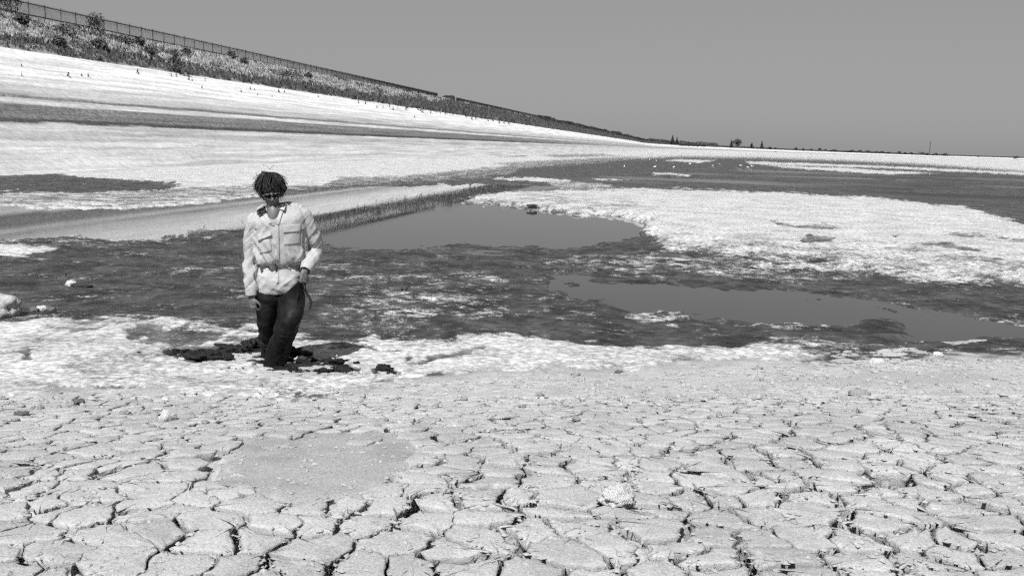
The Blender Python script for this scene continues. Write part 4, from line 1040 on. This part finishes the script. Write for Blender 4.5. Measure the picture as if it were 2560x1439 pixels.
# legs inside the waders
FT, FT2 = L(684, 926, 0.0), L(666, 905, -0.5)
loft(bm, path_rings([L(720, 715, 0.02), L(720, 800, 0.10), L(694, 900, 0.01), FT], [0.06, 0.04, 0.035, 0.035]), 16, 4)
loft(bm, path_rings([L(672, 720, -0.01), L(671, 800, -0.1), L(670, 870, -0.42), FT2], [0.075, 0.055, 0.04, 0.04]), 16, 4)
def hand(W, a, nrm, curl, tcurl=0.5, scale=1.0, spread=0.0):
    """a: towards the fingertips, nrm: palm side, thumb on the a x nrm side"""
    a = a.normalized(); nrm = (nrm - a * nrm.dot(a)).normalized(); t = a.cross(nrm).normalized(); S_ = scale
    loft(bm, [(W - a * 0.02, t * 0.027 * S_, nrm * 0.02 * S_), (W + a * 0.02 * S_, t * 0.034 * S_, nrm * 0.018 * S_), (W + a * 0.06 * S_, t * 0.041 * S_, nrm * 0.017 * S_), (W + a * 0.095 * S_, t * 0.040 * S_, nrm * 0.013 * S_)], 16, 3)
    for i, (ln, k) in enumerate(((0.075, 0), (0.083, 1), (0.078, 2), (0.062, 3))):
        b0 = W + a * (0.086 - 0.006 * (k == 3)) * S_ + t * (0.030 - 0.0205 * k) * S_
        ang, pts = 0.15, [b0 - a * 0.012]; seg = [ln * 0.45, ln * 0.32, ln * 0.26]
        sp = t * spread * (1.5 - k)
        for j in range(3):
            ang += curl[j] + 0.06 * k; pts.append(pts[-1] + (a * math.cos(ang) + nrm * math.sin(ang) + sp).normalized() * seg[j] * S_ * (1.25 if j == 0 else 1))
        loft(bm, path_rings_free(pts, [0.0098 * S_, 0.0094 * S_, 0.0086 * S_, 0.0066 * S_]), 10, 3)
    b0 = W + a * 0.025 * S_ + t * 0.028 * S_
    d1 = (a * 0.65 + t * 0.6 + nrm * 0.45).normalized(); d2 = (a * 0.85 + t * (0.35 - tcurl) + nrm * 0.5).normalized(); d3 = (a * 0.8 - t * tcurl * 0.7 + nrm * 0.5).normalized()
    p1 = b0 + d1 * 0.042 * S_; p2 = p1 + d2 * 0.034 * S_; p3 = p2 + d3 * 0.026 * S_
    loft(bm, path_rings_free([b0, p1, p2, p3], [0.014 * S_, 0.0115 * S_, 0.0105 * S_, 0.008 * S_]), 10, 3)
def path_rings_free(pts, radii):
    out = []; ref = Vector((0.31, 0.87, 0.37))
    for i, p in enumerate(pts):
        t = (pts[min(i + 1, len(pts) - 1)] - pts[max(i - 1, 0)]).normalized()
        s = t.cross(ref).normalized(); d = s.cross(t).normalized(); out.append((p, s * radii[i], d * radii[i]))
    return out
# his right hand hangs half closed, his left grips the wader top
hand(L(629, 742, 0.065), Vector((0.10, -0.12, -1)), Vector((0.75, 0.65, 0)), (0.55, 0.75, 0.6), 0.3, 1.0)
hand(L(761, 679, 0.14), Vector((-0.10, -0.35, -1)), Vector((-0.55, 0.85, -0.1)), (0.9, 1.25, 0.9), 0.6, 1.0)
person = link('person', solid(bm, 'person', 0.0052, 2), MAT_SKIN)
person.data.materials.append(simple_mat('muddy_skin', 0.085, 0.6, 0.6, 40, 0.3, 0.3, 120, 0.002))
for f in person.data.polygons:
    if f.center.z < 0.98: f.material_index = 1
person.location = P0; person.rotation_euler = (0, 0, TH)
tag(person, 'person with shaggy dark hair, sunglasses, pale shirt and black waders, walking with head bowed', 'person')

# shirt
bm = bmesh.new()
loft(bm, [ring_lr((648, 664), (752, 660), 0.0, 0.095), ring_lr((642, 661), (761, 657), 0.0, 0.115), ring_lr((636, 655), (767, 650), 0.005, 0.138), ring_lr((634, 640), (769, 634), 0.015, 0.148), ring_lr((632, 612), (767, 608), 0.02, 0.145), ring_lr((631, 578), (764, 572), 0.03, 0.14),
          ring_lr((627, 553), (764, 540), 0.03, 0.13), ring_lr((631, 538), (758, 521), 0.02, 0.098), ring_lr((646, 525), (745, 509), 0.012, 0.078), ring_lr((660, 514), (722, 503), 0.0, 0.052)], 40, 6, sq=0.06)
def sleeve(px_pts, hw):
    pts = [L(a, b_, w) for a, b_, w in px_pts]; loft(bm, path_rings(pts, [h_ / 296.0 for h_ in hw]), 28, 6)
sleeve([(645, 540, 0.02), (632, 556, 0.02), (627, 590, 0.01), (625, 625, 0.0), (625, 660, 0.015), (626, 695, 0.035), (628, 718, 0.05), (628.5, 727, 0.055)], [19, 18, 16.5, 16, 15.5, 15.5, 14.5, 14])
sleeve([(740, 528, 0.02), (757, 540, 0.02), (772, 570, 0.0), (783, 600, -0.03), (787, 621, -0.045), (783, 640, 0.0), (773, 658, 0.08), (768, 667, 0.115)], [21, 21, 21, 20.5, 19, 18.5, 16.5, 15.5])
shirt_me = solid(bm, 'shirt', 0.0065, 4)
def shirt_fold(p):
    z = p[:, 2]; x_ = p[:, 0]
    body = (np.abs(x_ - 0.03) < 0.19)
    d = 0.0045 * ridge(p, 8, 4, 4, 1, (0.7, 0)) + 0.0045 * ridge(p, 17, 7, 6, 2, (-0.6, 0)) + 0.003 * ridge(p, 30, 12, 16, 3, (0.4, 0.3)) - 0.004
    low = sstep(1.16, 0.98, z)
    d = d + low * 0.007 * ridge(p, 24, 8, 6, 5, (0.35, 0))
    d = d + np.where(body, 0.0, 0.0045 * ridge(p, 7, 7, 15, 6, (0, 0.9)) + 0.004 * ridge(p, 12, 12, 30, 8, (0, -1.2)) - 0.002)
    # long drapes from his right pocket down to the waist centre
    t = (x_ + 0.17) * 0.86 + (z - 1.12) * 0.52
    d = d + np.where(body & (x_ < 0.02) & (z < 1.15), 0.010 * np.sin(t * 95) * sstep(1.15, 1.05, z), 0)
    d = d - 0.012 * np.exp(-((x_ + 0.145) / 0.012) ** 2) * (z < 1.2) * (z > 0.9) - 0.012 * np.exp(-((x_ - 0.235 - 0.1 * (1.2 - z)) / 0.012) ** 2) * (z < 1.2) * (z > 0.95)
    return d
displace(shirt_me, shirt_fold)
shirt = link('shirt', shirt_me, MAT_SHIRT, person)
dgm = bmesh.new(); dgm.from_mesh(shirt_me); bvh = BVHTree.FromBMesh(dgm)
ORG = RZi @ (Vector(CAM) - P0)
def hit(px, py, tree=None):
    d = (L(px, py, 0.3) - ORG).normalized(); h_ = (tree or bvh).ray_cast(ORG, d)
    return (h_[0], d) if h_[0] is not None else (L(px, py, 0.13), d)
def patch(name, quad, off, thick, mat, parent, nu=8, nv=8, tree=None, bulge=0.0, lift=None):
    (a, b_, c, d_) = quad; n = []
    bm = bmesh.new(); top, bot = [], []
    for j in range(nv + 1):
        for i in range(nu + 1):
            u, v = i / nu, j / nv
            px = (a[0] * (1 - u) + b_[0] * u) * (1 - v) + (d_[0] * (1 - u) + c[0] * u) * v
            py = (a[1] * (1 - u) + b_[1] * u) * (1 - v) + (d_[1] * (1 - u) + c[1] * u) * v
            h_, dr = hit(px, py, tree); o_ = off + bulge * math.sin(math.pi * u) * math.sin(math.pi * min(v, 0.9)) + (lift(u, v) if lift else 0)
            top.append(bm.verts.new(h_ - dr * (o_ + thick))); bot.append(bm.verts.new(h_ - dr * (o_ - 0.004)))
    q = nu + 1
    for j in range(nv):
        for i in range(nu):
            k = j * q + i; bm.faces.new((top[k], top[k + 1], top[k + 1 + q], top[k + q])); bm.faces.new((bot[k], bot[k + q], bot[k + 1 + q], bot[k + 1]))
    rim = [i for i in range(nu)] + [nu + j * q for j in range(nv)] + [nv * q + nu - i for i in range(nu)] + [(nv - j) * q for j in range(nv)]
    for i in range(len(rim)):
        k, l_ = rim[i], rim[(i + 1) % len(rim)]; bm.faces.new((top[k], bot[k], bot[l_], top[l_]))
    return link(name, bm_mesh(name, bm), mat, parent)
patch('undershirt', [(668, 549), (697, 542), (692, 566), (678, 564)], 0.002, 0.002, MAT_UNDER, person)
patch('placket', [(688, 562), (697, 560), (699, 652), (690, 654)], 0.001, 0.004, MAT_SHIRT, shirt, 4, 18)
patch('pocket', [(708, 570), (752, 567), (752, 611), (711, 614)], 0.0, 0.0025, MAT_SHIRT, shirt, bulge=0.002)
patch('pocket_flap', [(706, 563), (753, 560), (753, 578), (709, 582)], 0.002, 0.003, MAT_SHIRT, shirt, bulge=0.0, lift=lambda u, v: 0.006 * v)
patch('pocket', [(643, 596), (676, 588), (680, 628), (650, 636)], 0.0, 0.0025, MAT_SHIRT, shirt, bulge=0.004)
patch('pocket_flap', [(639, 588), (676, 577), (679, 588), (645, 602)], 0.002, 0.004, MAT_SHIRT, shirt, lift=lambda u, v: 0.012 * v)
patch('collar', [(661, 509), (643, 519), (641, 533), (662, 529)], 0.006, 0.006, MAT_SHIRT, shirt, lift=lambda u, v: 0.022 * u * v + 0.003)
patch('lapel', [(661, 528), (655, 533), (673, 560), (680, 560)], 0.003, 0.003, MAT_SHIRT, shirt, 4, 8, lift=lambda u, v: 0.005 * (1 - v))
patch('collar', [(703, 504), (717, 508), (710, 526), (697, 523)], 0.008, 0.006, MAT_SHIRT, shirt, lift=lambda u, v: 0.022 * u * v + 0.003)
patch('lapel', [(698, 521), (708, 527), (697, 563), (690, 563)], 0.003, 0.003, MAT_SHIRT, shirt, 4, 8, lift=lambda u, v: 0.005 * (1 - v))
for pts, hw in (([(628, 714, 0.05), (628.5, 727, 0.055), (629, 739, 0.06)], [15, 15, 14]), ([(771, 661, 0.095), (767, 669, 0.12), (763.5, 676, 0.14)], [16.5, 16, 13.5])):
    bm = bmesh.new(); loft(bm, path_rings([L(*q) for q in pts], [h_ / 296 for h_ in hw]), 24, 3, (False, False))
    c = link('cuff', bm_mesh('cuff', bm), MAT_SHIRT, shirt); m = c.modifiers.new('s', 'SOLIDIFY'); m.thickness = 0.005
# trousers
bm = bmesh.new()
loft(bm, [ring_lr((649, 735), (744, 728), 0.01, 0.10), ring_lr((643, 715), (752, 708), 0.01, 0.12), ring_lr((641, 690), (754, 686), 0.0, 0.125), ring_lr((645, 672), (750, 667), 0.0, 0.108), ring_lr((652, 655), (742, 651), 0.0, 0.088)], 36, 5, sq=0.05)
loft(bm, path_rings([L(668, 700, 0.0), L(666, 735, 0.0), L(668, 757, -0.01)], [0.092, 0.08, 0.06]), 24, 4)
loft(bm, path_rings([L(723, 700, 0.01), L(726, 728, 0.03), L(727, 750, 0.035)], [0.095, 0.08, 0.06]), 24, 4)
tr = solid(bm, 'trousers', 0.009, 3)
displace(tr, lambda p: 0.008 * ridge(p, 4, 4, 26, 11, (0, 0.35)) * sstep(0.5, 0.62, p[:, 2]) + 0.005 * ridge(p, 9, 6, 18, 12, (0, -0.7)) + 0.003 * ridge(p, 22, 16, 30, 13))
trousers = link('trousers', tr, MAT_TROUS, person)
tb = bmesh.new(); tb.from_mesh(tr); bvt = BVHTree.FromBMesh(tb)
patch('waistband', [(645, 657), (750, 652), (750, 662), (645, 667)], 0.002, 0.005, MAT_TROUS, trousers, 24, 3, bvt)
patch('fly', [(689, 668), (697, 668), (697, 708), (691, 708)], 0.001, 0.004, MAT_TROUS, trousers, 3, 12, bvt)
for x0 in (660, 722):
    patch('belt_loop', [(x0, 656), (x0 + 4, 656), (x0 + 4, 670), (x0, 670)], 0.006, 0.004, MAT_TROUS, trousers, 2, 4, bvt)
def cord(name, pts, r, mat, parent, flat=None):
    bm = bmesh.new(); R_ = path_rings_free(pts, [r] * len(pts))
    if flat: R_ = [(p, Vector((1, 0, 0.2)).normalized() * r, Vector((0, -1, 0)) * r * flat) for p, _, _ in R_]
    loft(bm, R_, 8, 5); return link(name, bm_mesh(name, bm), mat, parent)
def on_tr(px, py, o_=0.012):
    h_, d = hit(px, py, bvt); return h_ - d * o_
cord('waist_string', [on_tr(672, 663), on_tr(680, 656, 0.02), on_tr(691, 660, 0.022), on_tr(697, 656, 0.02)], 0.005, MAT_PALE, trousers)
cord('waist_string', [on_tr(690, 660, 0.022), on_tr(692, 668, 0.02), on_tr(689, 677, 0.014)], 0.007, MAT_STRAP, trousers)
cord('waist_string', [on_tr(679, 657, 0.016), on_tr(673, 664, 0.016), on_tr(671, 671, 0.012)], 0.004, MAT_STRAP, trousers)
cord('waist_string', [on_tr(692, 661, 0.02), on_tr(703, 661, 0.016), on_tr(712, 664, 0.012)], 0.004, MAT_STRAP, trousers)
cord('waist_string', [on_tr(713, 657, 0.02), on_tr(718, 664, 0.016), on_tr(725, 672, 0.012)], 0.005, MAT_PALE, trousers)
# thigh waders
def wader(rings, foot, seed, label):
    bm = bmesh.new(); loft(bm, rings, 40, 8, (False, True)); me = bm_mesh('wader', bm)
    displace(me, lambda p: (0.007 * ridge(p, 7, 7, 9, seed, (0.5, 0)) + 0.005 * ridge(p, 12, 9, 20, seed + 1, (0, 0.5)) + 0.003 * ridge(p, 25, 25, 25, seed + 2)) * 1.0)
    o = link('wader', me, MAT_RUBBER, person); o['label'] = label; m = o.modifiers.new('s', 'SOLIDIFY'); m.thickness = 0.006; m.offset = 1
    bm = bmesh.new(); loft(bm, foot, 24, 5); link('boot', bm_mesh('boot', bm), MAT_RUBBER, o)
    return o
rw = wader([ring_lr((640, 722), (701, 741), -0.0, 0.115), ring_lr((642, 748), (702, 756), 0.0, 0.115), ring_lr((644, 785), (700, 785), -0.03, 0.1), ring_lr((647, 815), (697, 815), -0.1, 0.09), ring_lr((651, 842), (693, 842), -0.22, 0.08),
            ring_lr((654, 868), (690, 868), -0.36, 0.075), ring_lr((655, 890), (690, 892), -0.45, 0.075), ring_lr((655, 905), (690, 905), -0.5, 0.07)],
           [(L(672, 895, -0.48), Vector((0.05, 0, 0)), Vector((0, 0, 0.05))), (L(672, 906, -0.4), Vector((0.055, 0, 0)), Vector((0, 0, 0.045))), (L(672, 912, -0.32), Vector((0.045, 0, 0)), Vector((0, 0, 0.03)))], 31, 'black rear wader, straight leg')
fw = wader([ring_lr((699, 742), (752, 688), 0.045, 0.13), ring_lr((698, 757), (757, 722), 0.05, 0.128), ring_lr((698, 778), (758, 757), 0.09, 0.115), ring_lr((694, 800), (754, 787), 0.14, 0.105), ring_lr((689, 820), (745, 815), 0.16, 0.098), ring_lr((682, 842), (733, 843), 0.13, 0.092),
            ring_lr((673, 866), (725, 868), 0.08, 0.088), ring_lr((666, 890), (716, 893), 0.03, 0.08), ring_lr((662, 910), (706, 912), 0.0, 0.075), ring_lr((660, 926), (703, 926), -0.01, 0.075), ring_lr((662, 938), (700, 938), -0.01, 0.07)],
           [(L(682, 926, 0.0), Vector((0.062, 0, 0)), Vector((0, 0, 0.06))), (L(683, 932, 0.09), Vector((0.056, 0, 0)), Vector((0, 0, 0.05))), (L(684, 940, 0.17), Vector((0.045, 0, 0)), Vector((0, 0, 0.035)))], 41, 'black front wader pulled up high at the hip')
# seams on the front wader, straps
fb = bmesh.new(); fb.from_mesh(fw.data); bvf = BVHTree.FromBMesh(fb)
def on_f(px, py, o_=0.004):
    h_, d = hit(px, py, bvf); return h_ - d * o_
cord('seam', [on_f(742, 702), on_f(744, 730), on_f(742, 760), on_f(735, 785)], 0.006, MAT_RUBBER, fw)
cord('seam', [on_f(711, 800), on_f(700, 820), on_f(690, 838), on_f(682, 852), on_f(672, 875), on_f(664, 895)], 0.006, MAT_RUBBER, fw)
cord('knee_crease', [on_f(684, 836, 0.001), on_f(700, 840, 0.001), on_f(716, 841, 0.001), on_f(728, 838, 0.001)], 0.01, MAT_RUBBER, fw)
cord('strap', [L(760, 700, 0.16), L(763, 712, 0.16), L(763, 724, 0.155)], 0.006, MAT_STRAP, fw)
cord('strap', [L(763, 722, 0.155), L(768, 734, 0.15), L(775, 746, 0.15), L(777, 758, 0.15), L(774, 773, 0.15)], 0.010, MAT_STRAP, fw, 0.35)
cord('strap', [L(618, 726, 0.05), L(612, 730, 0.06), L(604, 734, 0.06)], 0.009, MAT_STRAP, person, 0.5)
# hair: a shaggy cap of clumps and loose locks
bm = bmesh.new(); bmesh.ops.create_icosphere(bm, subdivisions=6, radius=1)
HV = np.array([v.co for v in bm.verts])
crown = np.array([0.05, 0.25, 0.97]); crown /= np.linalg.norm(crown)
def flow(d):
    """angle round the crown and distance from it: hair runs outward along constant angle"""
    pol = np.arccos(np.clip(d @ crown, -1, 1)); e1 = np.cross(crown, [0, 1, 0]); e1 /= np.linalg.norm(e1); e2 = np.cross(crown, e1)
    return np.arctan2(d @ e2, d @ e1), pol
az_, pol_ = flow(HV)
def waves(az, pol, k, sd):
    q = np.stack([np.cos(az + 0.5 * pol) * k, np.sin(az + 0.5 * pol) * k, pol * 1.6 + 0.4 * np.sin(az * 3)], 1)
    return vnoise3(q + 20, sd) - 0.5
Rr = 1 + 0.42 * (vnoise3(HV * 2.3 + 5, 3) - 0.5) + 0.34 * waves(az_, pol_, 2.2, 5) + 0.16 * waves(az_, pol_, 5.0, 6) + 0.04 * waves(az_, pol_, 15, 7)
Rr = Rr + 0.05 * np.exp(-((pol_ - 1.75) / 0.35) ** 2) - 0.05 * np.exp(-(pol_ / 0.3) ** 2)
HC = np.array([0.004, 0.026, 0.040]); HR = np.array([0.109, 0.112, 0.112])
HP = HV * Rr[:, None] * HR
HP[:, 0] *= 1 - 0.26 * sstep(0.01, -0.09, HP[:, 2]) + 0.03 * sstep(0.02, 0.08, HP[:, 0]); HP = HP + HC
fr_z = 0.036 + 0.016 * sstep(0.0, 0.05, HP[:, 0]) + 0.013 * np.sin(HP[:, 0] * 55 + 0.6) + 0.012 * np.sin(HP[:, 0] * 23)
front = sstep(0.02, -0.05, HP[:, 1]) * sstep(fr_z + 0.008, fr_z - 0.012, HP[:, 2]) * sstep(0.094, 0.074, np.abs(HP[:, 0]))
low = sstep(-0.040, -0.072, HP[:, 2])
tgt = HV * np.array([0.06, 0.075, 0.07]) + np.array([0, 0.02, 0.03])
HP = HP + (tgt - HP) * np.maximum(front, low)[:, None]
for v, q in zip(bm.verts, HP): v.co = hd(q)
hair_me = bm_mesh('hair', bm); hair = link('hair', hair_me, MAT_HAIR, person)
hr = np.random.default_rng(12); Vh, Fh = [], []
for k in range(1250):
    d = hr.normal(size=3); d /= np.linalg.norm(d)
    pol0 = math.acos(max(-1, min(1, d @ crown)))
    if d[2] < -0.30 or (d[1] < -0.2 and d[2] < 0.10 and abs(d[0]) < 0.75): continue
    out = d * (d @ crown) - crown; out /= np.linalg.norm(out) + 1e-6; swirl = np.cross(d, out); out = out + swirl * (0.35 + 0.35 * hr.normal()); out /= np.linalg.norm(out)
    ln = 0.07 + 0.07 * hr.random(); w0 = 0.0025 + 0.0035 * hr.random(); wob = hr.random() * 6; lf0 = hr.random(); row = []; tuft = k % 9 == 0; lift = 0.002 + 0.007 * hr.random()
    for j in range(6):
        t = j / 5; dd = d + out * (ln * t / 0.12); dd /= np.linalg.norm(dd)
        rr_ = 0.99 + 0.11 * lf0 + ((0.34 if tuft else 0.14) * t ** 1.4 if k % 3 == 0 else 0) + lift * 6 * math.sin(t * 2.8) + 0.10 * t * t * max(0, hr.normal() * 0.3 + 0.2)
        q_ = dd * HR * rr_; q_[0] *= 1 - 0.24 * float(sstep(0.01, -0.09, q_[2])); p = q_ + HC + swirl * 0.006 * math.sin(t * 4 + wob); w = (0.011 if tuft else w0) * (1 - 0.85 * t)
        row += [p - swirl * w, p + dd * w * 0.6, p + swirl * w]
    o = sum(map(len, Vh)); Vh.append(np.array([hd(q) for q in row]))
    for j in range(5):
        for c in range(3): Fh.append((o + j * 3 + c, o + j * 3 + (c + 1) % 3, o + (j + 1) * 3 + (c + 1) % 3, o + (j + 1) * 3 + c))
link('locks', np_mesh('locks', np.concatenate(Vh), np.array(Fh), True), MAT_HAIR, hair)
for pts in ([(674, 424), (666, 415), (655, 412)], [(674, 424), (680, 417), (686, 413)], [(644, 440), (640, 434), (641, 430)], [(640, 446), (635, 443), (634, 447)]):
    cord('stray_lock', [L(a, b_, 0.08) for a, b_ in pts], 0.0016, MAT_HAIR, hair)
# sunglasses
gl = empty('sunglasses'); gl.parent = person; gl.matrix_parent_inverse = Matrix()
def lens_outline(sx, k):
    a = 6.2832 * k / 20; r = 1 + 0.10 * math.cos(2 * a)
    return (sx * 0.034 + 0.0265 * r * math.cos(a), -0.108 + 0.006 * abs(math.cos(a)), 0.006 + 0.0215 * r * math.sin(a) + (0.004 if math.sin(a) > 0 else -0.003 * math.sin(a) * 0))
for sx in (-1, 1):
    o_pts = [hd(lens_outline(sx, k)) for k in range(20)]; bm = bmesh.new(); c = bm.verts.new(hd((sx * 0.034, -0.113, 0.006))); vs = [bm.verts.new(q) for q in o_pts]
    for k in range(20): bm.faces.new((c, vs[k], vs[(k + 1) % 20]))
    le = link('lens', bm_mesh('lens', bm), MAT_LENS, gl); m = le.modifiers.new('s', 'SOLIDIFY'); m.thickness = 0.002
    bm = bmesh.new(); loft(bm, path_rings_free(o_pts + [o_pts[0]], [0.0017] * 21), 6, 2); link('rim', bm_mesh('rim', bm), MAT_FRAME, gl)
    cord('temple', [hd((sx * 0.062, -0.102, 0.012)), hd((sx * 0.076, -0.06, 0.012)), hd((sx * 0.080, 0.005, 0.01))], 0.0028, MAT_FRAME, gl)
cord('bridge', [hd((-0.010, -0.110, 0.018)), hd((0, -0.116, 0.021)), hd((0.010, -0.110, 0.018))], 0.0028, MAT_FRAME, gl)
cord('brow_bar', [hd((-0.060, -0.106, 0.027)), hd((-0.02, -0.115, 0.030)), hd((0.02, -0.115, 0.030)), hd((0.060, -0.106, 0.027))], 0.0017, MAT_FRAME, gl)
